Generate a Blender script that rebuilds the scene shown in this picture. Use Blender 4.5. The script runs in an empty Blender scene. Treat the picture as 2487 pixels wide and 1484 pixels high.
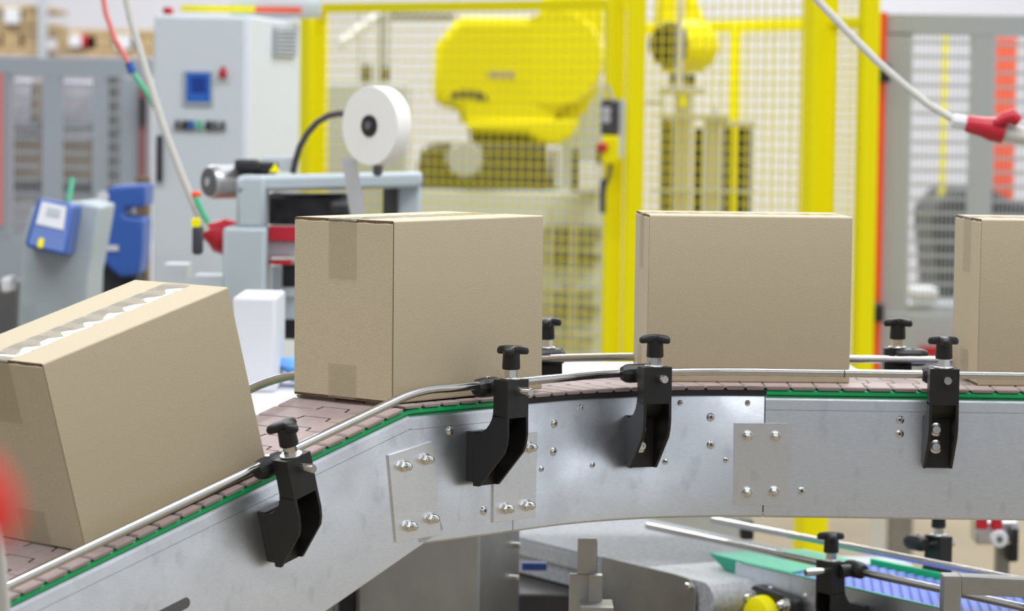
import bpy, bmesh, math, random
from mathutils import Matrix, Vector
random.seed(4)
SC = bpy.context.scene
COL = SC.collection
# ------------------------------------------------------------------ camera
FPX = 7500.0; PITCH = math.radians(3.70); ROLL = math.radians(-0.78); CZ = 1.7
Z0 = CZ - 0.402                       # belt surface height on the level part
cam_d = bpy.data.cameras.new('camera'); cam = bpy.data.objects.new('camera', cam_d); COL.objects.link(cam)
cam_d.sensor_width = 36.0; cam_d.lens = 36.0 * FPX / 2487.0; cam_d.clip_start = 0.05; cam_d.clip_end = 200
cam_d.dof.use_dof = True; cam_d.dof.focus_distance = 4.2; cam_d.dof.aperture_fstop = 5.2
cam.matrix_world = Matrix.Translation((0, 0, CZ)) @ Matrix.Rotation(math.pi/2 - PITCH, 4, 'X') @ Matrix.Rotation(-ROLL, 4, 'Z')
cam.rotation_mode = 'XYZ'
SC.camera = cam
# ------------------------------------------------------------------ view + world + lamps
SC.view_settings.view_transform = 'Standard'; SC.view_settings.look = 'None'
SC.view_settings.gamma = 1.0; SC.view_settings.use_curve_mapping = False
SC.view_settings.exposure = -0.08
wd = bpy.data.worlds.new('hall_air'); SC.world = wd; wd.use_nodes = True
nt = wd.node_tree; bg = nt.nodes['Background']
bg.inputs[0].default_value = (0.90, 0.94, 1.0, 1)
# the surrounding hall: brighter overhead and along its two long sides than at its near end
tcw = nt.nodes.new('ShaderNodeTexCoord'); sx = nt.nodes.new('ShaderNodeSeparateXYZ'); nt.links.new(tcw.outputs['Generated'], sx.inputs[0])
def wm(op, a, b):
    n = nt.nodes.new('ShaderNodeMath'); n.operation = op
    for k, v in enumerate((a, b)):
        if isinstance(v, (int, float)): n.inputs[k].default_value = v
        else: nt.links.new(v, n.inputs[k])
    return n.outputs[0]
x2 = wm('MULTIPLY', sx.outputs['X'], sx.outputs['X']); zp = wm('MAXIMUM', sx.outputs['Z'], 0.0)
xr = wm('MAXIMUM', sx.outputs['X'], 0.0)
nt.links.new(wm('ADD', wm('ADD', 0.33, wm('MULTIPLY', x2, 0.42)), wm('ADD', wm('MULTIPLY', zp, 0.02), wm('MULTIPLY', xr, 0.22))), bg.inputs[1])

def area(name, loc, sx, sy, power, rot=(0, 0, 0), col=(0.975, 0.985, 1.0)):
    l = bpy.data.lights.new(name, 'AREA'); l.shape = 'RECTANGLE'; l.size = sx; l.size_y = sy
    l.energy = power; l.color = col
    o = bpy.data.objects.new(name, l); COL.objects.link(o); o.location = loc; o.rotation_euler = rot
    return o
for i, (x, y) in enumerate([(-1.6, 3.6), (1.9, 4.2), (-2.4, 11.2), (2.2, 8.6), (1.2, 13.0)]):
    area('ceiling_lamp', (x, y, 4.9), 3.2, 0.5, 122 if y < 7 else 205)
area('ceiling_lamp', (0.4, -1.6, 4.6), 5.0, 0.6, 90)

# ------------------------------------------------------------------ pixel helpers (2487 x 1484 frame)
def ray(x, y):
    ax, ay = x - 1243.5, y - 742.0
    c, s = math.cos(ROLL), math.sin(ROLL)
    u = c*ax + s*ay; v = -s*ax + c*ay
    q = (u/FPX, 1.0, -v/FPX)
    c, s = math.cos(PITCH), math.sin(PITCH)
    return Vector((q[0], c*q[1] + s*q[2], -s*q[1] + c*q[2]))
def at(x, y, Y):
    r = ray(x, y); r = r * (Y / r.y); r.z += CZ; return r
def atz(x, y, z):
    r = ray(x, y); r = r * ((z - CZ) / r.z); r.z += CZ; return r
def atp(x, y, P, n):
    r = ray(x, y); t = (n.x*P.x + n.y*P.y) / (n.x*r.x + n.y*r.y); r = r*t; r.z += CZ; return r

# ------------------------------------------------------------------ materials
def S(r, g, b):
    f = lambda c: (c/255/12.92) if c/255 <= 0.04045 else ((c/255 + 0.055)/1.055)**2.4
    return (f(r), f(g), f(b), 1)
def mat(name, col, rough=0.5, metal=0.0, noise=0.0, nscale=20.0, stretch=(1, 1, 1), bump=0.0, bscale=200.0, alpha=1.0, emit=None, spec=0.5, coat=0.0, bstretch=None, roughvar=0.0, bdist=0.002):
    m = bpy.data.materials.new(name); m.use_nodes = True
    nt = m.node_tree; b = nt.nodes['Principled BSDF']
    b.inputs['Base Color'].default_value = col; b.inputs['Roughness'].default_value = rough
    b.inputs['Metallic'].default_value = metal; b.inputs['Alpha'].default_value = alpha
    b.inputs['Specular IOR Level'].default_value = spec; b.inputs['Coat Weight'].default_value = coat
    if emit:
        b.inputs['Emission Color'].default_value = emit[0]; b.inputs['Emission Strength'].default_value = emit[1]
    tc = nt.nodes.new('ShaderNodeTexCoord')
    if noise > 0 or roughvar > 0:
        mp = nt.nodes.new('ShaderNodeMapping'); mp.inputs['Scale'].default_value = stretch
        nt.links.new(tc.outputs['Object'], mp.inputs['Vector'])
        n = nt.nodes.new('ShaderNodeTexNoise'); n.inputs['Scale'].default_value = nscale; n.inputs['Detail'].default_value = 6
        nt.links.new(mp.outputs['Vector'], n.inputs['Vector'])
    if noise > 0:
        mr = nt.nodes.new('ShaderNodeMapRange'); mr.inputs['From Min'].default_value = 0.3; mr.inputs['From Max'].default_value = 0.7
        mr.inputs['To Min'].default_value = 1 - noise; mr.inputs['To Max'].default_value = 1 + noise*0.6
        nt.links.new(n.outputs['Fac'], mr.inputs['Value'])
        mx = nt.nodes.new('ShaderNodeVectorMath'); mx.operation = 'SCALE'
        mx.inputs[0].default_value = col[:3]; nt.links.new(mr.outputs['Result'], mx.inputs['Scale'])
        nt.links.new(mx.outputs['Vector'], b.inputs['Base Color'])
    if roughvar > 0:
        mr = nt.nodes.new('ShaderNodeMapRange'); mr.inputs['From Min'].default_value = 0.3; mr.inputs['From Max'].default_value = 0.7
        mr.inputs['To Min'].default_value = rough - roughvar; mr.inputs['To Max'].default_value = rough + roughvar
        nt.links.new(n.outputs['Fac'], mr.inputs['Value']); nt.links.new(mr.outputs['Result'], b.inputs['Roughness'])
    if bump > 0:
        mp2 = nt.nodes.new('ShaderNodeMapping'); mp2.inputs['Scale'].default_value = bstretch or (1, 1, 1)
        nt.links.new(tc.outputs['Object'], mp2.inputs['Vector'])
        n2 = nt.nodes.new('ShaderNodeTexNoise'); n2.inputs['Scale'].default_value = bscale; n2.inputs['Detail'].default_value = 4
        nt.links.new(mp2.outputs['Vector'], n2.inputs['Vector'])
        bp = nt.nodes.new('ShaderNodeBump'); bp.inputs['Strength'].default_value = bump; bp.inputs['Distance'].default_value = bdist
        nt.links.new(n2.outputs['Fac'], bp.inputs['Height']); nt.links.new(bp.outputs['Normal'], b.inputs['Normal'])
    return m
def steel_mat(name, col, rough, smudge=0.11):
    """brushed stainless sheet: fine grain plus soft handling smudges"""
    m = mat(name, col, rough, 1.0)
    nt = m.node_tree; b = nt.nodes['Principled BSDF']
    tc = nt.nodes.new('ShaderNodeTexCoord')
    def nz(scale, st, det):
        mp = nt.nodes.new('ShaderNodeMapping'); mp.inputs['Scale'].default_value = st
        nt.links.new(tc.outputs['Object'], mp.inputs['Vector'])
        n = nt.nodes.new('ShaderNodeTexNoise'); n.inputs['Scale'].default_value = scale; n.inputs['Detail'].default_value = det
        nt.links.new(mp.outputs['Vector'], n.inputs['Vector']); return n
    def rng(src, a, c, lo, hi):
        r = nt.nodes.new('ShaderNodeMapRange'); r.inputs['From Min'].default_value = a; r.inputs['From Max'].default_value = c
        r.inputs['To Min'].default_value = lo; r.inputs['To Max'].default_value = hi
        nt.links.new(src, r.inputs['Value']); return r.outputs['Result']
    big = nz(14, (1, 1, 1.3), 5); fine = nz(160, (1, 1, 9), 3); blot = nz(38, (1, 1, 0.6), 2)
    f1 = rng(big.outputs['Fac'], 0.3, 0.7, 1 - smudge, 1.06)
    f2 = rng(fine.outputs['Fac'], 0.3, 0.7, 0.94, 1.05)
    f3 = rng(blot.outputs['Fac'], 0.60, 0.72, 1.0, 1 - smudge)
    mu = nt.nodes.new('ShaderNodeMath'); mu.operation = 'MULTIPLY'; nt.links.new(f1, mu.inputs[0]); nt.links.new(f2, mu.inputs[1])
    m2 = nt.nodes.new('ShaderNodeMath'); m2.operation = 'MULTIPLY'; nt.links.new(mu.outputs[0], m2.inputs[0]); nt.links.new(f3, m2.inputs[1])
    sc = nt.nodes.new('ShaderNodeVectorMath'); sc.operation = 'SCALE'; sc.inputs[0].default_value = col[:3]
    nt.links.new(m2.outputs[0], sc.inputs['Scale']); nt.links.new(sc.outputs['Vector'], b.inputs['Base Color'])
    nt.links.new(rng(big.outputs['Fac'], 0.3, 0.7, rough + 0.07, rough - 0.06), b.inputs['Roughness'])
    bp = nt.nodes.new('ShaderNodeBump'); bp.inputs['Strength'].default_value = 0.12; bp.inputs['Distance'].default_value = 0.0006
    nt.links.new(fine.outputs['Fac'], bp.inputs['Height']); nt.links.new(bp.outputs['Normal'], b.inputs['Normal'])
    return m

M = dict(
 steel=steel_mat('brushed_steel', (0.84, 0.875, 0.925, 1), 0.34),
 plate=steel_mat('joint_plate_steel', (0.86, 0.875, 0.90, 1), 0.32, 0.07),
 chrome=mat('polished_steel', (0.74, 0.73, 0.71, 1), 0.16, 1.0),
 rod=mat('rod_steel', (0.62, 0.61, 0.59, 1), 0.17, 1.0, noise=0.05, nscale=60),
 zinc=mat('zinc_washer', (0.72, 0.73, 0.72, 1), 0.3, 1.0),
 black=mat('black_plastic', (0.012, 0.0115, 0.013, 1), 0.42, bump=0.15, bscale=900),
 blackdeep=mat('black_shadow_gap', (0.008, 0.007, 0.007, 1), 0.8),
 rubber=mat('black_strip_plastic', (0.018, 0.018, 0.022, 1), 0.5),
 green=mat('green_wear_plastic', (0.008, 0.56, 0.19, 1), 0.38),
 slat=mat('chain_plastic', S(165, 148, 145), 0.5, noise=0.08, nscale=60, spec=0.2),
 kraft=mat('kraft_cardboard', (0.56, 0.475, 0.328, 1), 0.62, noise=0.16, nscale=800, stretch=(1, 1, 1), bump=0.3, bscale=600, spec=0.45),
 kraftedge=mat('cardboard_cut_edge', (0.16, 0.10, 0.055, 1), 0.9, noise=0.4, nscale=300),
 tape=mat('clear_tape', (0.62, 0.58, 0.50, 1), 0.07, alpha=0.42, bump=1.0, bscale=60, bstretch=(0.5, 3.0, 1), coat=1.0, bdist=0.010),
 tapeend=mat('tape_on_end', (0.50, 0.44, 0.30, 1), 0.30, alpha=0.15),
 yellow=mat('safety_yellow', (0.96, 0.86, 0.0, 1), 0.5, spec=0.2),
 yellowmesh=mat('yellow_wire', (0.80, 0.70, 0.03, 1), 0.5, spec=0.2),
 robot=mat('robot_yellow', (0.84, 0.74, 0.0, 1), 0.4, spec=0.25),
 grey=mat('grey_powder_coat', (0.45, 0.515, 0.555, 1), 0.5),
 greyguard=mat('grey_guard_paint', (0.43, 0.465, 0.51, 1), 0.5),
 greyblue=mat('blue_grey_paint', (0.40, 0.455, 0.52, 1), 0.5),
 cabinet=mat('cabinet_paint', (0.66, 0.72, 0.765, 1), 0.42),
 cabside=mat('cabinet_paint_warm', (0.60, 0.645, 0.63, 1), 0.45),
 wall=mat('wall_paint', (0.74, 0.74, 0.80, 1), 0.8),
 floor=mat('floor_concrete', (0.34, 0.275, 0.175, 1), 0.55, noise=0.2, nscale=1.2),
 white=mat('white_plastic', (0.70, 0.71, 0.745, 1), 0.5),
 cream=mat('cream_roll', (0.90, 0.885, 0.84, 1), 0.55),
 blue=mat('machine_blue', (0.035, 0.11, 0.42, 1), 0.35),
 bluedark=mat('machine_dark_blue', (0.02, 0.055, 0.24, 1), 0.4),
 screen=mat('screen_blue', (0.02, 0.09, 0.35, 1), 0.2, emit=((0.02, 0.12, 0.5, 1), 0.35)),
 screenin=mat('screen_window', (0.01, 0.04, 0.2, 1), 0.2, emit=((0.01, 0.03, 0.28, 1), 0.3)),
 lightblue=mat('pale_blue_plastic', (0.16, 0.42, 0.9, 1), 0.5),
 beltblue=mat('blue_belt_plastic', (0.22, 0.31, 0.85, 1), 0.35),
 red=mat('red_plastic', (0.50, 0.012, 0.03, 1), 0.35),
 redhot=mat('orange_red_paint', (0.95, 0.09, 0.01, 1), 0.45),
 redglow=mat('red_plug_plastic', (0.95, 0.04, 0.03, 1), 0.4),
 cable=mat('white_cable', (0.62, 0.61, 0.57, 1), 0.5),
 hosered=mat('red_hose', (0.80, 0.22, 0.20, 1), 0.4),
 hosegreen=mat('green_hose', (0.10, 0.52, 0.30, 1), 0.4),
 hoseblack=mat('black_cable', (0.05, 0.05, 0.06, 1), 0.5),
 housedark=mat('dark_housing_paint', (0.045, 0.04, 0.04, 1), 0.5, noise=0.3, nscale=10),
 dullred=mat('dull_red_stripe', (0.30, 0.12, 0.13, 1), 0.6),
 dark=mat('dark_machine_parts', (0.028, 0.028, 0.035, 1), 0.5, noise=0.7, nscale=30),
 darkgrey=mat('dark_grey_metal', (0.12, 0.12, 0.125, 1), 0.45),
 wood=mat('pallet_wood', (0.44, 0.32, 0.17, 1), 0.8, noise=0.3, nscale=20),
 wooddark=mat('pallet_wood_dark', (0.20, 0.14, 0.07, 1), 0.9),
 ramp=mat('green_ramp_plastic', (0.035, 0.46, 0.30, 1), 0.45),
 wirebelt=mat('grey_wire_belt', (0.48, 0.50, 0.53, 1), 0.5, noise=0.25, nscale=150, stretch=(1, 1, 1), bump=0.6, bscale=260),
 rust=mat('brown_underbelt', (0.20, 0.16, 0.11, 1), 0.6, noise=0.3, nscale=40),
 film=mat('stretch_film', (0.75, 0.83, 0.88, 1), 0.15, alpha=0.75, bump=1.0, bscale=25),
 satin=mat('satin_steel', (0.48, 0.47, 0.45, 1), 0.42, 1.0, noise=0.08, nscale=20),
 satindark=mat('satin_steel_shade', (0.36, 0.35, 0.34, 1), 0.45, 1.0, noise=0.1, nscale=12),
 brown=mat('stacked_carton', (0.42, 0.33, 0.24, 1), 0.8, noise=0.25, nscale=8),
 lavender=mat('wrapped_goods', (0.62, 0.60, 0.67, 1), 0.6, noise=0.25, nscale=14),
 aluminium=mat('aluminium', (0.62, 0.62, 0.63, 1), 0.35, 0.8),
)

# ------------------------------------------------------------------ mesh builder
WM = {}
class MB:
    def __init__(s): s.bm = bmesh.new(); s.mi = 0
    def _f(s, vs):
        try:
            f = s.bm.faces.new(vs); f.material_index = s.mi; return f
        except ValueError: return None
    def hull8(s, p):                     # p: 8 points, bottom 4 (ccw) then top 4
        v = [s.bm.verts.new(q) for q in p]
        for a in ((3, 2, 1, 0), (4, 5, 6, 7), (0, 1, 5, 4), (1, 2, 6, 5), (2, 3, 7, 6), (3, 0, 4, 7)): s._f([v[i] for i in a])
        return s
    def box(s, x0, x1, y0, y1, z0, z1, T=None):
        p = [Vector(q) for q in ((x0, y0, z0), (x1, y0, z0), (x1, y1, z0), (x0, y1, z0), (x0, y0, z1), (x1, y0, z1), (x1, y1, z1), (x0, y1, z1))]
        if T is not None: p = [T @ q for q in p]
        return s.hull8(p)
    def loft(s, rings, cap=True, closed=True):
        R = [[s.bm.verts.new(q) for q in r] for r in rings]
        n = len(R[0])
        for i in range(len(R) - 1):
            for j in range(n if closed else n - 1):
                k = (j + 1) % n; s._f([R[i][j], R[i][k], R[i+1][k], R[i+1][j]])
        if cap: s._f(R[0][::-1]); s._f(R[-1])
        return s
    def prism(s, poly, a, b, fn, cap=True):   # fn(u,v,t) -> point ; extruded t=a..b
        return s.loft([[fn(u, v, a) for u, v in poly], [fn(u, v, b) for u, v in poly]], cap)
    def tube(s, pts, r, seg=12, cap=True, closed=False):
        pts = [Vector(p) for p in pts]; rings = []; up = None
        for i, p in enumerate(pts):
            d = (pts[min(i+1, len(pts)-1)] - pts[max(i-1, 0)]).normalized()
            if up is None:
                up = Vector((0, 0, 1)) if abs(d.z) < 0.9 else Vector((1, 0, 0))
            x = d.cross(up).normalized(); y = x.cross(d).normalized(); up = y
            rr = r[i] if isinstance(r, (list, tuple)) else r
            rings.append([p + x*rr*math.cos(2*math.pi*k/seg) + y*rr*math.sin(2*math.pi*k/seg) for k in range(seg)])
        return s.loft(rings, cap)
    def lathe(s, prof, O, ax, seg=24, cap=True):   # prof: (radius, distance along ax)
        O = Vector(O); ax = Vector(ax).normalized()
        t = Vector((0, 0, 1)) if abs(ax.z) < 0.9 else Vector((1, 0, 0))
        x = ax.cross(t).normalized(); y = ax.cross(x)
        return s.loft([[O + ax*h + (x*math.cos(2*math.pi*k/seg) + y*math.sin(2*math.pi*k/seg))*max(r, 1e-5) for k in range(seg)] for r, h in prof], cap)
    def px(s, x0, y0, x1, y1, Y, d):      # box whose front face covers a pixel rectangle at distance Y
        A = at(x0, y0, Y); B = at(x1, y1, Y); C2 = at(x1, y0, Y); D = at(x0, y1, Y)
        xa, xb = (A.x + D.x)/2, (B.x + C2.x)/2; za, zb = max((B.z + D.z)/2, 0.0), (A.z + C2.z)/2
        return s.box(xa, xb, Y, Y + d, za, zb)
    def pxpoly(s, pts, Y, d):             # extruded outline
        q = [at(x, y, Y) for x, y in pts]
        return s.loft([q, [p + Vector((0, d, 0)) for p in q]])
    def mesh(s, name, mats, sharp=35):
        bmesh.ops.recalc_face_normals(s.bm, faces=s.bm.faces)
        me = bpy.data.meshes.new(name); s.bm.to_mesh(me); s.bm.free()
        for m in (mats if isinstance(mats, (list, tuple)) else [mats]): me.materials.append(M[m] if isinstance(m, str) else m)
        for p in me.polygons: p.use_smooth = True
        me.set_sharp_from_angle(angle=math.radians(sharp))
        return me
    def build(s, name, mats, parent=None, T=None, bevel=0, sharp=35, seg=2, label=None):
        T = T or Matrix.Identity(4)
        if parent is not None and T == Matrix.Identity(4) and True:
            pw = WM[parent.name]
            # geometry given in world space: keep the part's origin on its parent
            s.bm.transform(pw.inverted()); T = pw
        elif parent is None and T == Matrix.Identity(4):
            c = [v.co for v in s.bm.verts]; x = sum(v.x for v in c)/len(c); y = sum(v.y for v in c)/len(c); z = min(v.z for v in c)
            T = Matrix.Translation((x, y, z)); s.bm.transform(T.inverted())
        return link(name, s.mesh(name, mats, sharp), parent, T, bevel, seg, label)
def link(name, me, parent, T, bevel=0, seg=2, label=None):
    o = bpy.data.objects.new(name, me); COL.objects.link(o)
    if parent is not None:
        o.parent = parent; o.matrix_basis = WM[parent.name].inverted() @ T
    else: o.matrix_basis = T
    WM[o.name] = T.copy()
    if bevel:
        b = o.modifiers.new('bevel', 'BEVEL'); b.width = bevel; b.segments = seg; b.limit_method = 'ANGLE'; b.angle_limit = math.radians(40); b.harden_normals = False
    if label: o['label'] = label
    return o
def tag(o, label, cat, group=None):
    o['label'] = label; o['category'] = cat
    if group: o['group'] = group
    return o
def thing(name, loc, label, cat, group=None, T=None):
    o = bpy.data.objects.new(name, None); COL.objects.link(o); o.empty_display_size = 0.05
    T = T or Matrix.Translation(loc); o.matrix_basis = T; WM[o.name] = T.copy()
    return tag(o, label, cat, group)
def struct(o): o['kind'] = 'structure'; return o
def frame(O, x, y, z):
    m = Matrix.Identity(4)
    for i, v in enumerate((x, y, z)):
        for j in range(3): m[j][i] = v[j]
    for j in range(3): m[j][3] = O[j]
    return m
V = Vector
# ------------------------------------------------------------------ the hall
struct(MB().box(-14, 14, -4, 16.4, -0.1, 0.0).build('floor', 'floor'))
struct(MB().box(-14, 14, 16.0, 16.2, 0, 6.0).build('wall_back', 'wall'))

# ================================================================== MAIN CONVEYOR
TH = math.radians(47.5); INC = math.radians(15.5)
XA, YF, RC = 0.37, 4.478, 0.43         # arc starts at XA; front plate plane; front radius
WB = 0.21                              # belt width
AC = V((XA, YF - RC, 0))
aR, nR = V((1, 0, 0)), V((0, -1, 0))
aL, nL = V((math.cos(TH), math.sin(TH), 0)), V((math.sin(TH), -math.cos(TH), 0))
EP = AC + V((-math.sin(TH), math.cos(TH), 0))*RC
SB = -0.286                            # bend, measured from the end of the arc
BP = EP + aL*SB
UP = V((0, 0, 1))
aI = aL*math.cos(INC) + UP*math.sin(INC); uI = UP*math.cos(INC) - aL*math.sin(INC)
PITCHC = 0.0372
def arc_pt(t, off=0.0):                # t = angle from arc start ; off outward (towards viewer)
    return AC + V((-math.sin(t), math.cos(t), 0))*(RC - off)
def arc_fr(t):
    return V((math.cos(t), math.sin(t), 0)), V((math.sin(t), -math.cos(t), 0))
XE = 0.372 + 16*PITCHC
conv = thing('chain_conveyor', (0.1, 4.5, 0), 'stainless slat chain conveyor curving from a left incline to a level right run', 'conveyor')
ZB = Z0
# frames: (origin on front plate plane at belt surface, along, outward, up)
FR = frame(V((XA, YF, Z0)), aR, nR, UP)
FL = frame(EP + UP*Z0, aL, nL, UP)
FI = frame(BP + UP*Z0, aI, nL, uI)

# ---- slats
def slat_mesh(fn, name='chain_slat'):
    """fn(s,w) -> (point on surface, up). s in -0.5..0.5 pitches, w 0..1 from near edge to far edge"""
    mb = MB(); g = 0.022
    # outline in (s,w), a tongue in the middle reaches into the neighbour
    out = [(-.5+g, 0), (.5-g, 0), (.5-g, .37), (.78, .385), (.78, .60), (.5-g, .615), (.5-g, 1), (-.5+g, 1), (-.5+g, .634), (-.178, .621), (-.178, .364), (-.5+g, .352)]
    th = 0.0052; ch = 0.10
    top, mid, bot = [], [], []
    for i, (s_, w) in enumerate(out):
        p, u = fn(s_, w); sh = s_ - ch*(1 if s_ > 0 else -1) if abs(s_) > 0.4 and (w in (0, 1)) else s_
        q, u2 = fn(sh, min(max(w, 0.006), 0.994))
        top.append(q); mid.append(p - u*0.0017); bot.append(fn(sh, w)[0] - u*th)
    mb.loft([bot, mid, top])
    return mb
slats = []
def add_slat(fn):
    mb = slat_mesh(fn); slats.append(mb.build('chain_slat', 'slat', conv, sharp=30))
EDGE = 0.007
for k in range(16):                                    # level right run
    c = (k + 0.5)*PITCHC
    add_slat(lambda s, w, c=c: (FR @ V((c + s*PITCHC, EDGE - w*WB, 0)), UP))
NC = 12; dth = TH/NC
for k in range(NC):                                    # curve
    c = (k + 0.5)*dth
    add_slat(lambda s, w, c=c: (arc_pt(c - s*dth, EDGE - w*WB) + UP*Z0, UP))
nl = int(abs(SB)/PITCHC)
for k in range(nl):                                    # level left run
    c = -(k + 0.5)*PITCHC
    add_slat(lambda s, w, c=c: (FL @ V((c + s*PITCHC, EDGE - w*WB, 0)), UP))
rest = abs(SB) - nl*PITCHC                             # the last level slat tips over the bend
for k in range(22):                                    # incline
    c = -(k + 0.5)*PITCHC + (rest if rest < PITCHC*0.5 else rest - PITCHC) - 0.0
    if k == 0 and rest >= PITCHC*0.5:
        add_slat(lambda s, w: (FL @ V((-(nl + 0.5)*PITCHC + s*PITCHC, EDGE - w*WB, -0.0)), UP))
    add_slat(lambda s, w, c=c: (FI @ V((c + s*PITCHC - (PITCHC if False else 0), EDGE - w*WB, 0)), uI))

# ---- path sampled for strips : list of (point, outward, up)
def path(front=True, lo=-0.80, hi=0.62, parts='ILCR'):
    P = []
    if 'I' in parts:
        P += [(FI @ V((lo, 0, 0)), nL, uI), (FI @ V((-0.012, 0, 0)), nL, uI)]
    if 'I' in parts and 'L' in parts: P.append((FI @ V((0.0, 0, -0.0006)), nL, (uI+UP).normalized()))
    if 'L' in parts: P += [(FL @ V((SB + 0.012, 0, 0)), nL, UP), (FL @ V((-0.071, 0, 0)), nL, UP)]
    if 'C' in parts:
        if 'L' not in parts: P.append((FL @ V((-0.069, 0, 0)), nL, UP))
        for k in range(25):
            t = TH*(1 - k/24); a_, n_ = arc_fr(t); P.append((arc_pt(t) + UP*Z0, n_, UP))
    if 'R' in parts: P += [(FR @ V((0.002 if 'C' not in parts else 0.001, 0, 0)), nR, UP), (FR @ V((hi, 0, 0)), nR, UP)]
    return P
def sweep(name, m, P, prof, parent, mi=None, **kw):
    mb = MB(); mb.loft([[p + n*a + u*b for a, b in prof] for p, n, u in P]); return mb.build(name, m, parent, **kw)
gp = [(-0.02, -0.0062), (0.0028, -0.0062), (0.0045, -0.0075), (0.0045, -0.0112), (0.0028, -0.0124), (-0.02, -0.0124)]
sweep('wear_strip', 'green', path(parts='IL'), gp, conv, label='bright green wear strip along the incline')
sweep('wear_strip', 'green', path(parts='R'), gp, conv, label='bright green wear strip along the level run')
gf = [(-WB + 0.034, -0.0062), (-WB + 0.009, -0.0062), (-WB + 0.009, -0.0124), (-WB + 0.034, -0.0124)]
gf = [(-WB+0.02, -0.0062), (-WB - 0.001, -0.0062), (-WB - 0.001, -0.0124), (-WB + 0.02, -0.0124)]
sweep('wear_strip', 'green', path(parts='IL'), gf, conv)
bp_ = [(-0.02, -0.0058), (0.0035, -0.0058), (0.0035, -0.0135), (-0.02, -0.0135)]
sweep('guide_strip', 'rubber', path(parts='C'), bp_, conv, label='black guide strip around the curve')
# return frame and backing, coloured near-black for shade in slat gaps and plate seams
sweep('chain_track', 'blackdeep', path(parts='ILCR'), [(-0.006, -0.014), (-0.006, -0.186), (-0.0095, -0.186), (-0.0095, -0.06), (-WB + 0.02, -0.06), (-WB + 0.02, -0.014)], conv)
# ---- side plates
PH = 0.180
def plate_prof(top=-0.0125, rnd=True, off=0.0, s=1):
    b = top - PH
    if rnd:
        arc = [(off - 0.009 + 0.009*math.sin(a), top - 0.009 + 0.009*math.cos(a)) for a in [i*math.pi/12 for i in range(7)]]
    else: arc = [(off - 0.002, top), (off - 0.0004, top), (off, top - 0.0006)]
    pr = [(off - 0.03, top)] * (1 if rnd else 0) + arc + [(off, b + 0.003), (off - 0.003, b), (off - 0.03, b), (off - 0.03, b + 0.002), (off - 0.004, b + 0.003), (off - 0.003, b + 0.006), (off - 0.003, top - 0.012)] + ([(off - 0.01, top - 0.002), (off - 0.03, top - 0.002)] if rnd else [(off - 0.003, top - 0.003)])
    return pr
def plate(name, P, rnd, shears=None, taper=0.0):
    mb = MB(); pr = plate_prof(rnd=rnd)
    rings = []
    for i, (p, n, u) in enumerate(P):
        rings.append([p + n*a + u*b for a, b in pr])
    if shears:                          # mitre the end against the bend
        i, a, k = shears
        rings[i] = [q + a*(k*(-(v[1]))) for q, v in zip(rings[i], pr)]
    if taper:
        p, n, u = P[0]; rings[0] = [p + n*a + u*(b - (taper if b < -0.1 else 0)) for a, b in pr]
    mb.loft(rings)
    if rnd:                             # faint film line below the folded edge
        mb.mi = 1
        ends = [rings[0], rings[-1]]
        l = []
        for (p, n, u), rg in ((P[0], rings[0]), (P[-1], rings[-1])):
            for dz in (-0.0345, -0.0350):
                sh = 0
                if shears and ((rg is rings[shears[0] if shears[0] >= 0 else -1])): sh = shears[2]*(-dz)
                for nn in (0.00015, -0.001): l.append(p + n*nn + u*dz + (shears[1]*sh if sh else V((0, 0, 0))))
        mb.hull8([l[3], l[2], l[6], l[7], l[1], l[0], l[4], l[5]])
    return mb.build(name, ['steel', 'darkgrey'], conv, sharp=40)
mit = math.tan(INC/2)
plate('side_plate', [(FI @ V((-0.80, 0, 0)), nL, uI), (FI @ V((-0.0010, 0, 0)), nL, uI)], True, (-1, aI, mit), taper=0.085)
plate('side_plate', [(FL @ V((SB + 0.0010, 0, 0)), nL, UP), (FL @ V((-0.0712, 0, 0)), nL, UP)], True, (0, aL, mit))
PC = [(FL @ V((-0.0700, 0, 0)), nL, UP)] + path(parts='C')[1:-1] + [(FR @ V((-0.0006, 0, 0)), nR, UP)]
plate('side_plate', PC, False)
plate('side_plate', [(FR @ V((0.0010, 0, 0)), nR, UP), (FR @ V((0.62, 0, 0)), nR, UP)], True)
# rear plates
rp = [(-WB - 0.006, -0.0135), (-WB - 0.003, -0.0135), (-WB - 0.003, -0.19), (-WB - 0.006, -0.19)]
rear = [(p, n, u) for p, n, u in path(parts='ILCR')]
sweep('rear_plate', 'steel', rear, rp, conv)
# dark-coloured patch for the shade inside an open slot low on the incline
q = atp(430, 1500, BP, nL); lo = FI.inverted() @ q
mb = MB(); pts = []
for cx, sg in ((0.028, 1), (-0.028, -1)):
    for k in range(9):
        a = -math.pi/2 + math.pi*k/8; pts.append((lo.x + cx + sg*0.007*math.cos(a), lo.z - 0.004 + sg*0.007*math.sin(a)))
mb.prism(pts, -0.001, 0.0006, lambda u, v, t: V((u, t, v))); mb.build('slot_shade_patch', 'darkgrey', conv, T=FI)

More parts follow.
